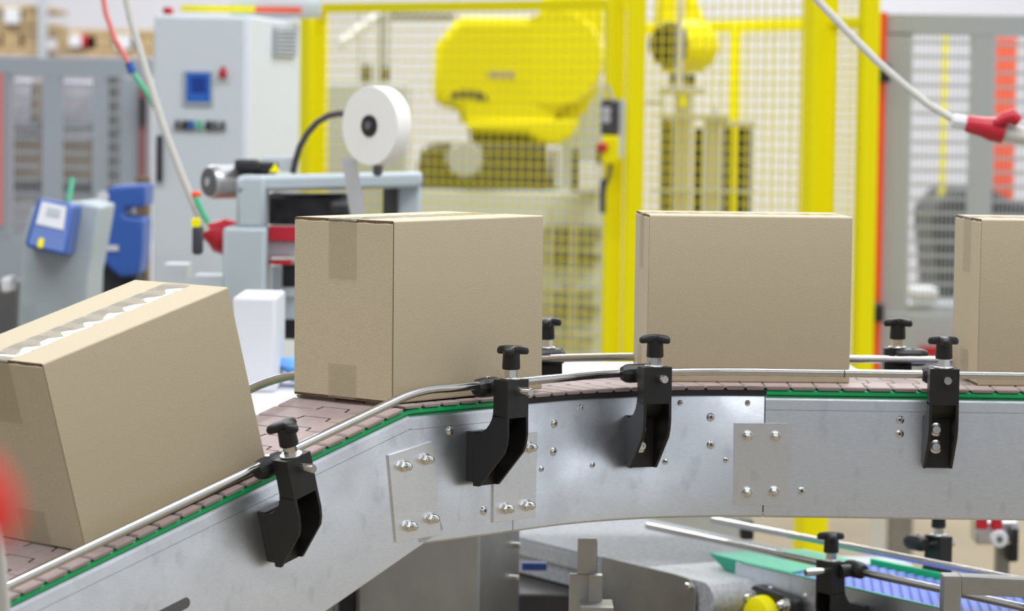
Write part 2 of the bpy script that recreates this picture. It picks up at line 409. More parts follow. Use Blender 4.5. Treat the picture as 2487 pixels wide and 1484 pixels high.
# ---- fasteners
def on_section(x, y, sec):
    if sec == 'S': q = atp(x, y, EP, nL); return q, nL, aL
    if sec == 'R': q = atp(x, y, V((XA, YF, 0)), nR); return q, nR, aR
    best = None
    for k in range(400):
        t = TH*k/399; a_, n_ = arc_fr(t); P = arc_pt(t); q = atp(x, y, P, n_)
        e = abs((q - P).dot(a_))
        if best is None or e < best[0]: best = (e, q, n_, a_)
    return best[1:]
def button_screw(x, y, sec, r=0.0062):
    q, n, a = on_section(x, y, sec)
    mb = MB(); k = r/0.0062
    mb.lathe([(0.0062*k, 0), (0.0062*k, 0.0006), (0.0056*k, 0.0018), (0.0043*k, 0.0029), (0.0028*k, 0.0034), (0.0024*k, 0.0033), (0.0024*k, 0.0012)], q, n, 24)
    o = mb.build('button_screw', 'chrome', conv)
    mb = MB(); mb.lathe([(0.0023*k, 0.0011), (0.0023*k, 0.0014)], q, n, 6); mb.build('socket', 'darkgrey', o)
for x, y, s in [(1101, 1050, 'S'), (1188, 1242, 'S'), (1353, 1026, 'C'), (1353, 1094, 'C'), (1733, 1000, 'C'), (1735, 1067, 'C'), (1959, 1173, 'R'), (2193, 994, 'R'), (2193, 1028, 'R')]:
    button_screw(x, y, s)
for x, y in [(1417, 985), (1325, 1137), (1449, 1124), (1658, 967), (1822, 963), (1626, 1111), (1773, 1103)]:
    button_screw(x, y, 'C', 0.0042)
def cap_nut(q, n, parent):
    mb = MB()
    mb.lathe([(0.0085, 0), (0.0085, 0.0012), (0.0080, 0.0015)], q, n, 24); mb.build('washer', 'zinc', parent)
    mb = MB()
    mb.lathe([(0.0060, 0.0012), (0.0074, 0.0020), (0.0074, 0.0062), (0.0062, 0.0072)], q, n, 6)
    mb.lathe([(0.0058, 0.006), (0.0058, 0.0095)] + [(0.0056*math.cos(a), 0.0100 + 0.0056*math.sin(a)) for a in [i*math.pi/16 for i in range(8)]], q, n, 24)
    mb.build('cap_nut', 'chrome', parent)
def joint_plate(cs, nuts, sec, thick=0.003):
    pts = [on_section(x, y, sec) for x, y in cs]; n = pts[0][1]
    P0 = pts[0][0]
    pl = [atp(x, y, P0, n) for x, y in cs]
    mb = MB(); mb.loft([[p - n*0.004 for p in pl], [p + n*thick for p in pl]])
    o = mb.build('joint_plate', 'plate', conv, bevel=0.0004)
    for x, y in nuts:
        q = atp(x, y, P0 + n*thick, n); cap_nut(q, n, o)
joint_plate([(950, 1113), (1057, 1077), (1083, 1303), (975, 1325)], [(990, 1139), (1043, 1121), (1008, 1284), (1060, 1264)], 'S')
joint_plate([(1205, 1062), (1310, 1047), (1311, 1255), (1209, 1270)], [(1242, 1097), (1293, 1085), (1241, 1235), (1292, 1226)], 'S')
joint_plate([(1789, 1012), (1922, 1009), (1925, 1208), (1793, 1212)], [(1823, 1043), (1891, 1042), (1826, 1180), (1891, 1176)], 'R')

# ---- guide rails
def near_rail():
    h = 0.0215; P = []
    for s in (-0.80, -0.045): P.append(FI @ V((s, 0.030, 0.0235)))
    # soft bend over the crest
    A = FI @ V((-0.045, 0.030, 0.0235)); Bq = FL @ V((SB + 0.045, 0.032, h)); Cq = FI @ V((0.003, 0.030, 0.0245))
    P.pop()
    for k in range(9):
        t = k/8; P.append(A*(1-t)**2 + Cq*2*t*(1-t) + Bq*t*t)
    P.append(FL @ V((-0.05, 0.026, h)))
    for k in range(1, 24):
        t = TH*(1 - k/24); off = 0.026 - 0.014*min(1, k/8); P.append(arc_pt(t, off) + UP*(Z0 + h))
    P += [FR @ V((0.0, 0.014, h)), FR @ V((0.62, 0.020, h))]
    return P
mb = MB(); mb.tube(near_rail(), 0.006, 16); rail = mb.build('guide_rail', 'rod', conv, label='round steel guide rail on the near side')
for c in (FR @ V((0.113, 0.0152, 0.0215)),):
    mb = MB(); mb.lathe([(0.00625, -0.0012), (0.00625, 0.0012)], c, V((1, 0, 0)), 16); mb.build('rail_joint', 'darkgrey', rail)
mb = MB()
P = [FI @ V((-0.80, -0.245, 0.0235))]
A = FI @ V((-0.055, -0.240, 0.0235)); Bq = FL @ V((SB + 0.055, -0.240, 0.0215)); Cq = FI @ V((0.003, -0.240, 0.0245))
for k in range(9):
    t = k/8; P.append(A*(1-t)**2 + Cq*2*t*(1-t) + Bq*t*t)
P.append(FL @ V((-0.05, -0.245, 0.0215)))
for k in range(1, 24):
    t = TH*(1 - k/24); P.append(arc_pt(t, -0.252) + UP*(Z0 + 0.0215))
P += [FR @ V((0, -0.246, 0.0215)), FR @ V((0.62, -0.24, 0.0215))]
mb.tube(P, 0.006, 16); mb.build('guide_rail', 'rod', conv, label='round steel guide rail on the far side')

# ---- rail brackets
def smooth_poly(pts, it=2):
    for _ in range(it):
        q = []
        for i in range(len(pts)):
            a, b = pts[i], pts[(i+1) % len(pts)]
            if len(a) > 2 and a[2]: q.append(a)
            else: q.append((a[0]*.75 + b[0]*.25, a[1]*.75 + b[1]*.25)) if False else q.append(a)
        pts = q
    return pts
def arc2(cx, cy, r, a0, a1, n=6):
    return [(cx + r*math.cos(math.radians(a0 + (a1-a0)*k/n)), cy + r*math.sin(math.radians(a0 + (a1-a0)*k/n))) for k in range(n+1)]
def bracket_body(mb):
    """local axes: x along the conveyor, y outward, z up; z=0 top of the clamp block, y=0 on the side plate"""
    hw = 0.0212; w = 0.0042
    outer = [(0.075, -0.05), (0.0755, -0.075), (0.0735, -0.088), (0.069, -0.100), (0.0235, -0.1490), (0.0130, -0.1490)]
    inner = [(0.0130, -0.0770)] + [(0.0130 + 0.036*math.sin(math.radians(a)), -0.0410 - 0.036*math.cos(math.radians(a))) for a in (10, 25, 40, 55, 70, 82)] + [(0.049, -0.032), (0.049, -0.048)]
    side = outer + inner
    fn = lambda u, v, t: V((t, u, v))
    mb.prism(side, -hw, -hw + w, fn); mb.prism(side, hw - w, hw, fn)
    mb.prism([(0.049, 0), (0.075, 0), (0.075, -0.052), (0.049, -0.052)], -hw, hw, fn)      # clamp block
    back = inner[1:] ; off = [(u + 0.0035, v - 0.0025) for u, v in back]
    mb.prism(inner[:-1] + [(u + 0.005, v) for u, v in inner[:-1]][::-1], -hw + 0.001, hw - 0.001, fn)   # curved web
    mb.prism([(0.0130, -0.0770), (0.0185, -0.0770), (0.0185, -0.1490), (0.0130, -0.1490)], -hw + 0.001, hw - 0.001, fn)
def knob_parts(mb, rot):
    mb.lathe([(0.0112, 0.0135), (0.0120, 0.0142), (0.0124, 0.0160), (0.0116, 0.033), (0.0125, 0.038)], (0, 0, 0), (0, 0, 1), 28)
    # three lobed grip
    n = 72; rings = []
    def rad(a, k):
        c = max(0, math.cos(1.5*(a - rot))**2); c2 = c**1.4
        return (0.0098 + 0.0150*c2)*k
    for z, k, kz in ((0.0335, 0.55, 0), (0.0345, 0.90, 0), (0.0372, 0.995, 0), (0.0405, 1.0, 0), (0.0436, 0.94, 0), (0.0450, 0.80, 0), (0.0452, 0.45, 0)):
        rg = []
        for i in range(n):
            a = 2*math.pi*i/n; r = rad(a, k); dz = 0.0025*(r/0.0248)**2
            rg.append(V((r*math.cos(a), r*math.sin(a), z - dz + 0.0012)))
        rings.append(rg)
    mb.loft(rings)
def bracket(T, rot, label, bolts=True, clampoff=0.0, foot=True, parent=None, clamp_n=0.019, clampdx=0.0, pin=0.095):
    pa = parent or conv
    mb = MB(); bracket_body(mb); b = mb.build('rail_bracket', 'black', pa, T=T, bevel=0.0009, label=label)
    Tk = T @ Matrix.Translation((0, 0.0615, 0))
    if foot:
        mb = MB(); mb.box(-0.021, 0.021, 0.0, 0.0130, -0.1440, -0.0745); mb.build('mounting_pad', 'black', b, T=T, bevel=0.0012)
    mb = MB(); mb.lathe([(0.0142, 0), (0.0146, 0.0006), (0.0146, 0.0016), (0.0140, 0.0022)], (0, 0, 0), (0, 0, 1), 28); mb.build('washer', 'zinc', b, T=Tk)
    mb = MB(); mb.lathe([(0.0085, 0.002), (0.0092, 0.0028), (0.0092, 0.0130), (0.0085, 0.0140)], (0, 0, 0), (0, 0, 1), 6); mb.build('hex_spacer', 'chrome', b, T=Tk, sharp=20)
    mb = MB(); knob_parts(mb, rot); mb.build('clamp_knob', 'black', b, T=Tk, sharp=60)
    mb = MB(); mb.lathe([(0.0050, 0.0), (0.0059, 0.0008), (0.0059, pin - clamp_n), (0.0052, pin + 0.0015 - clamp_n)], (0.002, clamp_n, -0.0155), (0, 1, 0), 24)
    mb.build('clamp_pin', 'rod', b, T=T)
    mb = MB(); c = (clampdx - 0.0, clamp_n, -0.0128)
    mb.lathe([(0.0070, -0.0245), (0.0095, -0.0245), (0.0130, -0.018), (0.0138, -0.012), (0.0138, 0.012), (0.0130, 0.018), (0.0095, 0.0245), (0.0070, 0.0245)], c, (1, 0, 0), 12)
    mb.lathe([(0.0095, 0.0), (0.0110, 0.031 - 0)], (clampdx, clamp_n, -0.0140), (0, 1, 0), 20)
    cl = mb.build('rail_clamp', 'black', b, T=T, sharp=25, bevel=0.0006)
    mb = MB(); mb.lathe([(0.0036, 0.0), (0.0036, 0.0015), (0.0028, 0.0022)], (clampdx - 0.003, clamp_n + 0.001, -0.0128 + 0.0130), (0, 0, 1), 16); mb.build('set_screw', 'chrome', b, T=T)
    if bolts:
        for dz in (-0.0925, -0.1175):
            mb = MB(); o = (-0.003, 0.0185, dz)
            mb.lathe([(0.0098, 0), (0.0100, 0.0014), (0.0094, 0.0018)], o, (0, 1, 0), 24)
            mb.lathe([(0.0066, 0.0016), (0.0066, 0.0062), (0.0058, 0.0072), (0.0034, 0.0072), (0.0034, 0.004)], o, (0, 1, 0), 24)
            mb.build('bolt', 'chrome', b, T=T)
    return b
TOPH = 0.0335
T4 = frame(V((0.6205, YF, Z0 + 0.0345)), aR, nR, UP)
bracket(T4, math.radians(-90 + 60), 'black plastic bracket at the right end of the near side')
T2 = frame(EP + aL*(-0.1455) + UP*(Z0 + 0.0305), aL, nL, UP)
bracket(T2, math.radians(30), 'black plastic bracket on the short level run left of the curve', clampdx=-0.010, clamp_n=0.028)
t3 = math.radians(26.0); a3, n3 = arc_fr(math.radians(19)); q3 = arc_pt(math.radians(25.6))
bracket(frame(q3 + UP*(Z0 + 0.0345), a3, n3, UP), math.radians(175), 'black plastic bracket at the middle of the curve', clampdx=-0.010)
T1 = FI @ Matrix.Translation((-0.271, 0, 0.0300))
bracket(T1, math.radians(100), 'black plastic bracket on the incline', clampdx=-0.010, clamp_n=0.030)
# far side brackets look the other way
t = math.radians(26.6); a_, n_ = arc_fr(t); q = arc_pt(t, -WB - 0.006) + UP*(Z0 + 0.035)
bracket(frame(q, -a_, -n_, UP), math.radians(60), 'black plastic bracket on the far side behind the curve', clamp_n=0.052)
bracket(frame(V((0.596, YF + WB + 0.006, Z0 + 0.037)), -aR, -nR, UP), math.radians(-25), 'black plastic bracket on the far side of the level run', clamp_n=0.042, clampdx=-0.02)
# ================================================================== CARTONS
L, W, H = 0.3009, 0.1909, 0.245
def carton(pos, yaw, inc, label, tape=True):
    T = Matrix.Translation(pos) @ Matrix.Rotation(yaw, 4, 'Z') @ Matrix.Rotation(-inc, 4, 'Y')
    o = thing('cardboard_box', None, label, 'box', 'brown cartons on the conveyor', T=T)
    def rr(x0, x1, z0, z1, r):
        p = []
        for cx, cz, a0 in ((x1-r, z0+r, -90), (x1-r, z1-r, 0), (x0+r, z1-r, 90), (x0+r, z0+r, 180)):
            p += [(cx + r*math.cos(math.radians(a0 + 90*k/4)), cz + r*math.sin(math.radians(a0 + 90*k/4))) for k in range(5)]
        return p
    mb = MB()
    fn = lambda u, v, t: V((t, u, v))
    out = rr(0, W, 0, H, 0.0026); inn = rr(0.0035, W - 0.0035, 0.0035, H - 0.0035, 0.001)
    # shell with slightly wavy cut ends
    nx = 2; rings = []
    R0 = [mb.bm.verts.new(fn(u, v, 0.0006 + 0.0006*math.sin(u*70 + v*31))) for u, v in out]
    R1 = [mb.bm.verts.new(fn(u, v, L - 0.0006)) for u, v in out]
    I0 = [mb.bm.verts.new(fn(u, v, 0.0012)) for u, v in inn]; I1 = [mb.bm.verts.new(fn(u, v, L - 0.0012)) for u, v in inn]
    n = len(out)
    for j in range(n):
        k = (j+1) % n
        mb.mi = 0; mb._f([R0[j], R0[k], R1[k], R1[j]])
        mb.mi = 1; mb._f([R0[j], R0[k], I0[k], I0[j]]); mb._f([R1[j], R1[k], I1[k], I1[j]])
    mb.mi = 1; mb._f(I0); mb._f(I1)
    mb.build('carton_shell', ['kraft', 'kraftedge'], o, T=T, sharp=50)
    # end panels stand between the flaps
    for xa, xb in ((0.0, 0.004), (L - 0.004, L)):
        mb = MB()
        cols = 14; top = []; 
        for i in range(cols + 1):
            u = 0.0012 + (W - 0.0024)*i/cols
            top.append((u, H - 0.0036 - 0.0010*abs(math.sin(i*2.1 + 1))))
        poly = [(0.0010, 0.0030), (W - 0.0010, 0.0030)] + top[::-1]
        mb.prism(poly, xa - 0.0004, xb, fn); mb.build('end_panel', 'kraft', o, T=T, bevel=0.0008)
    # tape over the seams, folded down both ends
    tw = 0.0265; e = 0.0006
    for z, sg in ((H + 0.0002, 1), (-0.0003, -1)):
        mb = MB(); cl = []
        seq = [(-0.0016, z - sg*0.0015)] + [(0.004 + (L - 0.008)*k/24, z + (0.0003*math.sin(k*2.3) if sg > 0 else 0)) for k in range(25)] + [(L + 0.0016, z - sg*0.0015)]
        rg = []
        for x, zz in seq:
            rg.append([V((x, W/2 - tw, zz)), V((x, W/2 - tw/3, zz + sg*0.0004)), V((x, W/2 + tw/3, zz + sg*0.0003)), V((x, W/2 + tw, zz)), V((x, W/2 + tw, zz - sg*0.0002)), V((x, W/2 - tw, zz - sg*0.0002))])
        mb.loft(rg); mb.build('packing_tape', 'tape', o, T=T, label='shiny clear tape along the flap seam')
        drop = 0.082 if sg > 0 else 0.048
        for xx, d in ((-0.0016, -1), (L + 0.0011, 1)):
            mb = MB(); zz = sorted((z - sg*0.001, z - sg*drop))
            mb.box(xx, xx + 0.0005, W/2 - tw, W/2 + tw, zz[0], zz[1]); mb.build('tape_end', 'tapeend', o, T=T)
    return o
carton((-0.5145, 3.737, 1.1478), math.radians(45.2), math.radians(16.1), 'brown carton tilted on the incline at the left, shiny tape along its top')
carton((-0.158, 4.117, Z0 + 0.0012), math.radians(47.88), math.radians(0.5), 'brown carton at the top of the incline with a wide end face showing')
carton((0.199, 4.521, Z0 + 0.0004), math.radians(3.55), 0, 'brown carton standing on the curve, second from right, almost square to the viewer')
carton((0.686, 4.527, Z0 + 0.0004), math.radians(3.16), 0, 'brown carton cut off by the right edge of the photo')
#@BG
# ================================================================== LOWER CONVEYOR (blue belt), crossing below
ZL = 0.923
A1, A2 = atz(2061, 1402, ZL), atz(2380, 1466, ZL)
aB = (A2 - A1).normalized(); nB = V((aB.y, -aB.x, 0)); nB = nB if nB.y < 0 else -nB
FB = frame(A1, aB, nB, UP)
BW = 0.20
def find_s(F, y, z, tx, lo=-1.5, hi=1.0):
    def px_x(s):
        p = F @ V((s, y, z)) - V((0, 0, CZ)); c, sn = math.cos(PITCH), math.sin(PITCH)
        q = V((p.x, c*p.y - sn*p.z, sn*p.y + c*p.z)); u = FPX*q.x/q.y; v = -FPX*q.z/q.y
        return 1243.5 + math.cos(ROLL)*u - math.sin(ROLL)*v
    for _ in range(50):
        m = (lo + hi)/2
        if px_x(m) < tx: lo = m
        else: hi = m
    return lo
sL = (FB.inverted() @ atp(1803, 1380, A1, nB)).x
sR = 0.62
low = thing('belt_conveyor', tuple(FB @ V((0.1, -0.1, -ZL))), 'lower conveyor with a blue plastic belt running under the slat conveyor to the lower right', 'conveyor')
# blue modular belt : rows of small raised bars
mb = MB(); mb.box(sL + 0.06, sR, -BW + 0.004, -0.002, -0.012, -0.004, FB)
mb.build('belt_base', 'bluedark', low)
mb = MB(); step = 0.0125; i = 0; x = sL + 0.065
while x < sR:
    y = -BW + 0.006 + (0.010 if i % 2 else 0)
    while y < -0.016:
        mb.box(x, x + 0.0088, y, y + 0.0150, -0.006, 0.0, FB); y += 0.0185
    x += step; i += 1
o = mb.build('belt_links', 'beltblue', low); 
mb = MB(); mb.box(sL, sR, -0.004, 0.0, -0.30, 0.0, FB); mb.build('side_plate', 'steel', low, bevel=0.0006)
mb = MB(); mb.box(sL, sR, -BW - 0.006, -BW - 0.003, -0.30, -0.004, FB); mb.build('side_plate', 'steel', low)
mb = MB(); mb.box(sL + 0.02, sR, -0.0035, 0.0008, 0.0, 0.0022, FB); mb.build('wear_strip', 'ramp', low)
mb = MB(); mb.box(sL + 0.12, sR, -BW - 0.006, -BW + 0.002, -0.004, 0.009, FB); mb.build('wear_strip', 'green', low)
# green transfer ramp
rt = [atz(x, y, ZL + 0.003) for x, y in ((1728, 1349), (1832, 1326), (1992, 1352), (1912, 1374), (1800, 1372))]
rn = (FB.inverted() @ rt[3]).x; rf = (FB.inverted() @ rt[2]).x
r2 = [FB @ V((sL - 0.095, -0.010, 0.003)), FB @ V((sL - 0.06, -BW + 0.01, 0.003)), FB @ V((rf, -BW + 0.01, 0.003)), FB @ V((rn, -0.005, 0.003)), FB @ V((sL + 0.0, -0.005, 0.003))]
mb = MB(); lowr = [FB @ V((sL - 0.03, -0.012, -0.030)), FB @ V((sL - 0.0, -BW + 0.01, -0.030)), FB @ V((rf, -BW + 0.01, -0.012)), FB @ V((rn, -0.006, -0.012)), FB @ V((sL + 0.0, -0.006, -0.030))]
mb.loft([lowr, r2]); mb.build('transfer_ramp', 'ramp', low, bevel=0.001, label='sea green plastic transfer plate')
# rails
r0 = FB.inverted() @ atz(1588, 1268, ZL + 0.038); r1 = FB.inverted() @ atz(2300, 1402, ZL + 0.038)
mb = MB(); mb.tube([FB @ r0, FB @ V((r1.x, r1.y, r0.z)), FB @ V((sR, r1.y, r0.z))], 0.0062, 16); rb = mb.build('guide_rail', 'rod', low)
q0 = FB.inverted() @ atz(1745, 1249, ZL + 0.034); q1 = FB.inverted() @ atz(2487, 1374, ZL + 0.034)
mb = MB(); mb.tube([FB @ q0, FB @ V((q1.x, q1.y, q0.z)), FB @ V((sR + 0.1, q1.y, q0.z))], 0.0062, 16); mb.build('guide_rail', 'rod', low)
Fb = FB @ Matrix.Translation((find_s(FB, 0.0615, 0.03, 2035), 0, 0.0530))
bracket(Fb, math.radians(-90), 'black plastic bracket on the lower conveyor', bolts=False, parent=low, clamp_n=min(0.045, r1.y + 0.002), pin=0.112, clampdx=0.022)
FBm = frame(FB @ V((0, -BW - 0.006, 0)), -aB, -nB, UP)
sf = find_s(frame(FB @ V((0, -BW - 0.006, 0)), aB, nB, UP), -0.0615, 0.03, 2294)
bracket(FBm @ Matrix.Translation((-sf, 0, 0.057)), math.radians(40), 'black plastic bracket on the far side of the lower conveyor', bolts=False, parent=low, clamp_n=0.03, clampdx=0.02)
def low_pt(x, y): return atp(x, y, A1, nB)
for x, y, r in [(1806, 1419, .0068), (1806, 1452, .0068), (1974, 1428, .005), (2094, 1452, .005), (2224, 1477, .005), (1888, 1413, .005)]:
    mb = MB(); mb.lathe([(r, 0), (r, 0.0008), (r*.85, 0.0026), (r*.5, 0.0034), (r*.4, 0.0020)], low_pt(x, y), nB, 20); mb.build('button_screw', 'chrome', low)
# bearing flange with a yellow cap
fc = low_pt(1913, 1478)
def fpl(pts, a, b, n, O, ax):
    return [[O + ax*u + UP*v + n*t for u, v in pts] for t in (a, b)]
pts = []
for cx, cz, a0 in ((0.052, 0.026, 0), (-0.050, 0.032, 90), (-0.056, -0.05, 180), (0.060, -0.05, 270)):
    pts += [(cx + 0.014*math.cos(math.radians(a0 + 15*k)), cz + 0.014*math.sin(math.radians(a0 + 15*k))) for k in range(7)]
mb = MB(); mb.loft(fpl(pts, 0.0, 0.016, nB, fc, aB)); fl = mb.build('bearing_flange', 'black', low, bevel=0.003)
mb = MB(); mb.lathe([(0.042, 0.014), (0.042, 0.026), (0.038, 0.036), (0.026, 0.043), (0.0, 0.046)], fc - UP*0.008 - aB*0.018, nB, 32); mb.build('bearing_cap', 'yellow', fl, label='yellow round cap')
for dx, dz in ((-0.054, 0.026), (0.042, 0.026)):
    q = fc + aB*dx + UP*dz
    mb = MB(); mb.lathe([(0.0125, 0.016), (0.0125, 0.018)], q, nB, 20); mb.lathe([(0.0085, 0.018), (0.0095, 0.019), (0.0095, 0.025), (0.008, 0.027)], q, nB, 6)
    mb.lathe([(0.0075, 0.026)] + [(0.0078*math.cos(a), 0.029 + 0.0078*math.sin(a)) for a in [i*math.pi/12 for i in range(6)]] + [(0.0001, 0.0370)], q, nB, 20)
    mb.build('cap_nut', 'chrome', fl)
# legs of the lower conveyor
for s_ in (0.05, 0.5):
    mb = MB(); mb.box(s_, s_ + 0.04, -0.05, -0.01, -ZL, -0.30, FB); mb.box(s_, s_ + 0.04, -BW, -BW + 0.04, -ZL, -0.30, FB); mb.build('support_leg', 'satin', low)

# ================================================================== WIRE BELT FEEDER left of it
ZW = ZL - 0.022
N1 = atz(1480, 1350, ZW); FW = frame(N1, aB, nB, UP)
wN = -(FW.inverted() @ atz(1972, 1325, ZW)).y
wE = (FW.inverted() @ atz(1735, 1400, ZW)).x
wire = thing('wire_belt_feeder', tuple(N1 - UP*ZW), 'grey textured wire belt ending in a roller beside the green ramp', 'conveyor')
prof = [(-0.62, 0.0), (wE, 0.0)] + [(wE + 0.032*math.sin(a), -0.032 + 0.032*math.cos(a)) for a in [i*math.pi/12 for i in range(1, 12)]] + [(wE, -0.064), (-0.62, -0.064)][:2]
mb = MB(); mb.loft([[FW @ V((u, y, v)) for u, v in prof] for y in (-wN, -0.004)]); mb.build('wire_belt', 'wirebelt', wire)
mb = MB()
for k in range(60):
    x = -0.60 + k*0.012
    if x < wE: mb.box(x, x + 0.006, -wN, 0.0, 0.0, 0.0016, FW)
mb.build('belt_ribs', 'wirebelt', wire)
sp = [FW.inverted() @ atp(x, y, FW @ V((0, 0.006, 0)), nB) for x, y in ((1480, 1345), (1655, 1383), (1690, 1394), (1703, 1412), (1706, 1432), (1706, 1600), (1480, 1580))]
mb = MB(); mb.loft([[FW @ V((p.x, y, p.z)) for p in sp] for y in (0.003, 0.006)]); sd = mb.build('side_plate', 'satin', wire, bevel=0.0006)
mb = MB(); mb.lathe([(0.0075, 0), (0.0075, 0.004), (0.006, 0.006)], FW @ V((sp[3].x - 0.012, 0.006, sp[3].z - 0.002)), nB, 6); mb.build('bolt', 'chrome', sd)
mb = MB(); mb.box(-0.55, wE + 0.005, -wN + 0.02, -0.012, -0.42, -0.066, FW); mb.build('housing', 'rust', wire)
mb = MB(); mb.box(-0.60, -0.0, -0.004, 0.002, -0.030, -0.004, FW); mb.build('belt_edge', 'wirebelt', wire)
mb = MB(); mb.box(-0.58, -0.54, -wN + 0.03, -wN + 0.07, -ZW, -0.42, FW); mb.box(wE - 0.10, wE - 0.06, -0.06, -0.02, -ZW, -0.42, FW); mb.build('support_leg', 'satin', wire)
# upright stop bracket
st = thing('stop_bracket', tuple(at(1440, 1600, 4.72)), 'upright folded steel bracket with a dark slotted back beside the wire belt', 'bracket')
mb = MB(); mb.px(1419, 1302, 1466, 1392, 4.72, 0.003); mb.px(1402, 1388, 1482, 1640, 4.72, 0.003); mb.build('face_plate', 'satin', st, bevel=0.0008)
mb = MB(); mb.px(1462, 1310, 1467, 1390, 4.723, 0.03); mb.build('slotted_back', 'black', st)
mb = MB(); mb.px(1450, 1392, 1482, 1600, 4.70, 0.02); mb.build('side_fold', 'satin', st)
mb = MB(); mb.px(1430, 1470, 1510, 1478, 4.64, 0.08); mb.build('foot_tab', 'satin', st)

# dark drive housing and stainless cabinet under the curve
cabn = thing('stainless_cabinet', tuple(V((at(1080, 1400, 5.0).x, 5.1, 0))), 'stainless steel cabinet under the curve with two small bolts on its side', 'cabinet')
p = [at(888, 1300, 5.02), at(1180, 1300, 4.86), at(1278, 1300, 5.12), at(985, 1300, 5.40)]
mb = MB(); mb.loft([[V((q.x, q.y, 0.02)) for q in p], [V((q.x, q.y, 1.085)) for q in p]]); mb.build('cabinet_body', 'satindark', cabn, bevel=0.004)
nn = V((p[2].y - p[1].y, -(p[2].x - p[1].x), 0)).normalized()
for x, y in ((1264, 1322), (1262, 1402)):
    q = atp(x, y, p[1] , nn); mb = MB(); mb.lathe([(0.0055, 0), (0.0055, 0.010), (0.004, 0.012)], q, nn, 12); mb.build('bolt', 'chrome', cabn)
dh = thing('drive_housing', tuple(V((at(1345, 1400, 5.15).x, 5.6, 0))), 'dark drive housing between the stainless cabinet and the wire belt', 'machine housing')
mb = MB(); q0, q1 = at(1284, 1372, 5.10), at(1500, 1372, 5.10); mb.box(at(1276, 1372, 5.46).x, at(1490, 1372, 5.46).x, 5.46, 5.80, 0.02, 0.832, None); mb.build('housing_body', 'housedark', dh, bevel=0.004)
mb = MB(); mb.px(1285, 1366, 1345, 1384, 5.44, 0.02); mb.build('blue_trim', 'bluedark', dh)
# dark blocks low at the left below the incline
o = MB().px(842, 1420, 886, 1700, 5.2, 0.12).build('control_box', 'dark', bevel=0.004); tag(o, 'dark box low under the incline left of the stainless cabinet', 'box')
mb = MB(); pts = [at(790 + 38*math.cos(a), 1452 + 26*math.sin(a), 5.0) for a in [math.pi*2*i/20 for i in range(14)]]
mb.tube(pts, 0.0045, 10); o = mb.build('looped_cable', 'hoseblack'); tag(o, 'grey cable looping down under the incline', 'cable')

# square tube frame, lower right
tf = thing('tube_frame', tuple(at(2335, 1800, 4.75)), 'square stainless tube frame corner at the lower right', 'frame')
tb = 0.026
c0 = at(2311, 1372, 4.55)
mb = MB(); mb.box(c0.x, c0.x + tb, 4.55, 4.55 + 0.045, 0, c0.z - 0.0); mb.build('tube_post', 'satin', tf, bevel=0.0015)
d = V((1, -0.0, -0.045)); 
mb = MB(); e0 = V((c0.x + tb, 4.55, c0.z)); e1 = V((c0.x + 0.34, 4.55, c0.z - 0.014))
mb.hull8([V((e0.x, 4.55, e0.z - tb)), V((e1.x, 4.55, e1.z - tb)), V((e1.x, 4.595, e1.z - tb)), V((e0.x, 4.595, e0.z - tb)), e0, e1, V((e1.x, 4.595, e1.z)), V((e0.x, 4.595, e0.z))])
mb.build('tube_rail', 'satin', tf, bevel=0.0015)

# ---- things seen through the gap under the conveyor
tr = thing('perforated_tray', tuple(at(2170, 1345, 5.9)), 'pale grey perforated tray behind the blue belt', 'tray')
mb = MB(); z = at(2170, 1345, 5.9).z; xa, xb = at(2085, 1345, 5.7).x, at(2262, 1345, 5.7).x
mb.box(xa, xb, 5.62, 6.0, z - 0.02, z); mb.build('tray_deck', 'grey', tr, bevel=0.004)
for i in range(3):
    for j in range(2): mb = MB(); mb.box(xa + 0.02 + i*0.045, xa + 0.045 + i*0.045, 5.66 + j*0.16, 5.74 + j*0.16, z, z + 0.004); mb.build('tray_slot', 'greyguard', tr)
mb = MB(); mb.box(xa + 0.03, xa + 0.06, 5.8, 5.83, 0, z - 0.02); mb.build('tray_stand', 'satin', tr)
o = MB().px(1814, 1250, 1846, 1296, 5.9, 0.05).build('sensor_block', 'black', bevel=0.004); tag(o, 'small black sensor block under the slat conveyor', 'sensor')
vs = thing('pressure_regulator', tuple(at(2430, 1290, 6.0)), 'metal air regulator with red knobs and round white gauge under the conveyor', 'regulator')
mb = MB(); mb.px(2385, 1232, 2490, 1292, 6.05, 0.08); mb.build('regulator_body', 'aluminium', vs, bevel=0.006)
for x in (2398, 2434): mb = MB(); c = at(x, 1238, 6.02); mb.lathe([(0.012, -0.012), (0.012, 0.012)], c, (0, 0, 1), 16); mb.build('red_knob', 'red', vs)
mb = MB(); mb.lathe([(0.017, 0), (0.017, 0.02), (0.015, 0.022)], at(2443, 1277, 6.0) + V((0, 0.02, 0)), (0, -1, 0), 24); g = mb.build('gauge', 'white', vs)
mb = MB(); mb.lathe([(0.006, 0), (0.006, 0.002)], at(2443, 1277, 5.998), (0, -1, 0), 16); mb.build('gauge_hub', 'darkgrey', g)
mb = MB(); mb.px(2465, 1285, 2490, 1332, 6.05, 0.05); mb.px(2472, 1250, 2490, 1290, 6.0, 0.05); mb.build('valve_base', 'black', vs, bevel=0.004)
mb = MB(); mb.px(2440, 1292, 2470, 2500, 6.09, 0.04); mb.build('mounting_post', 'satindark', vs)

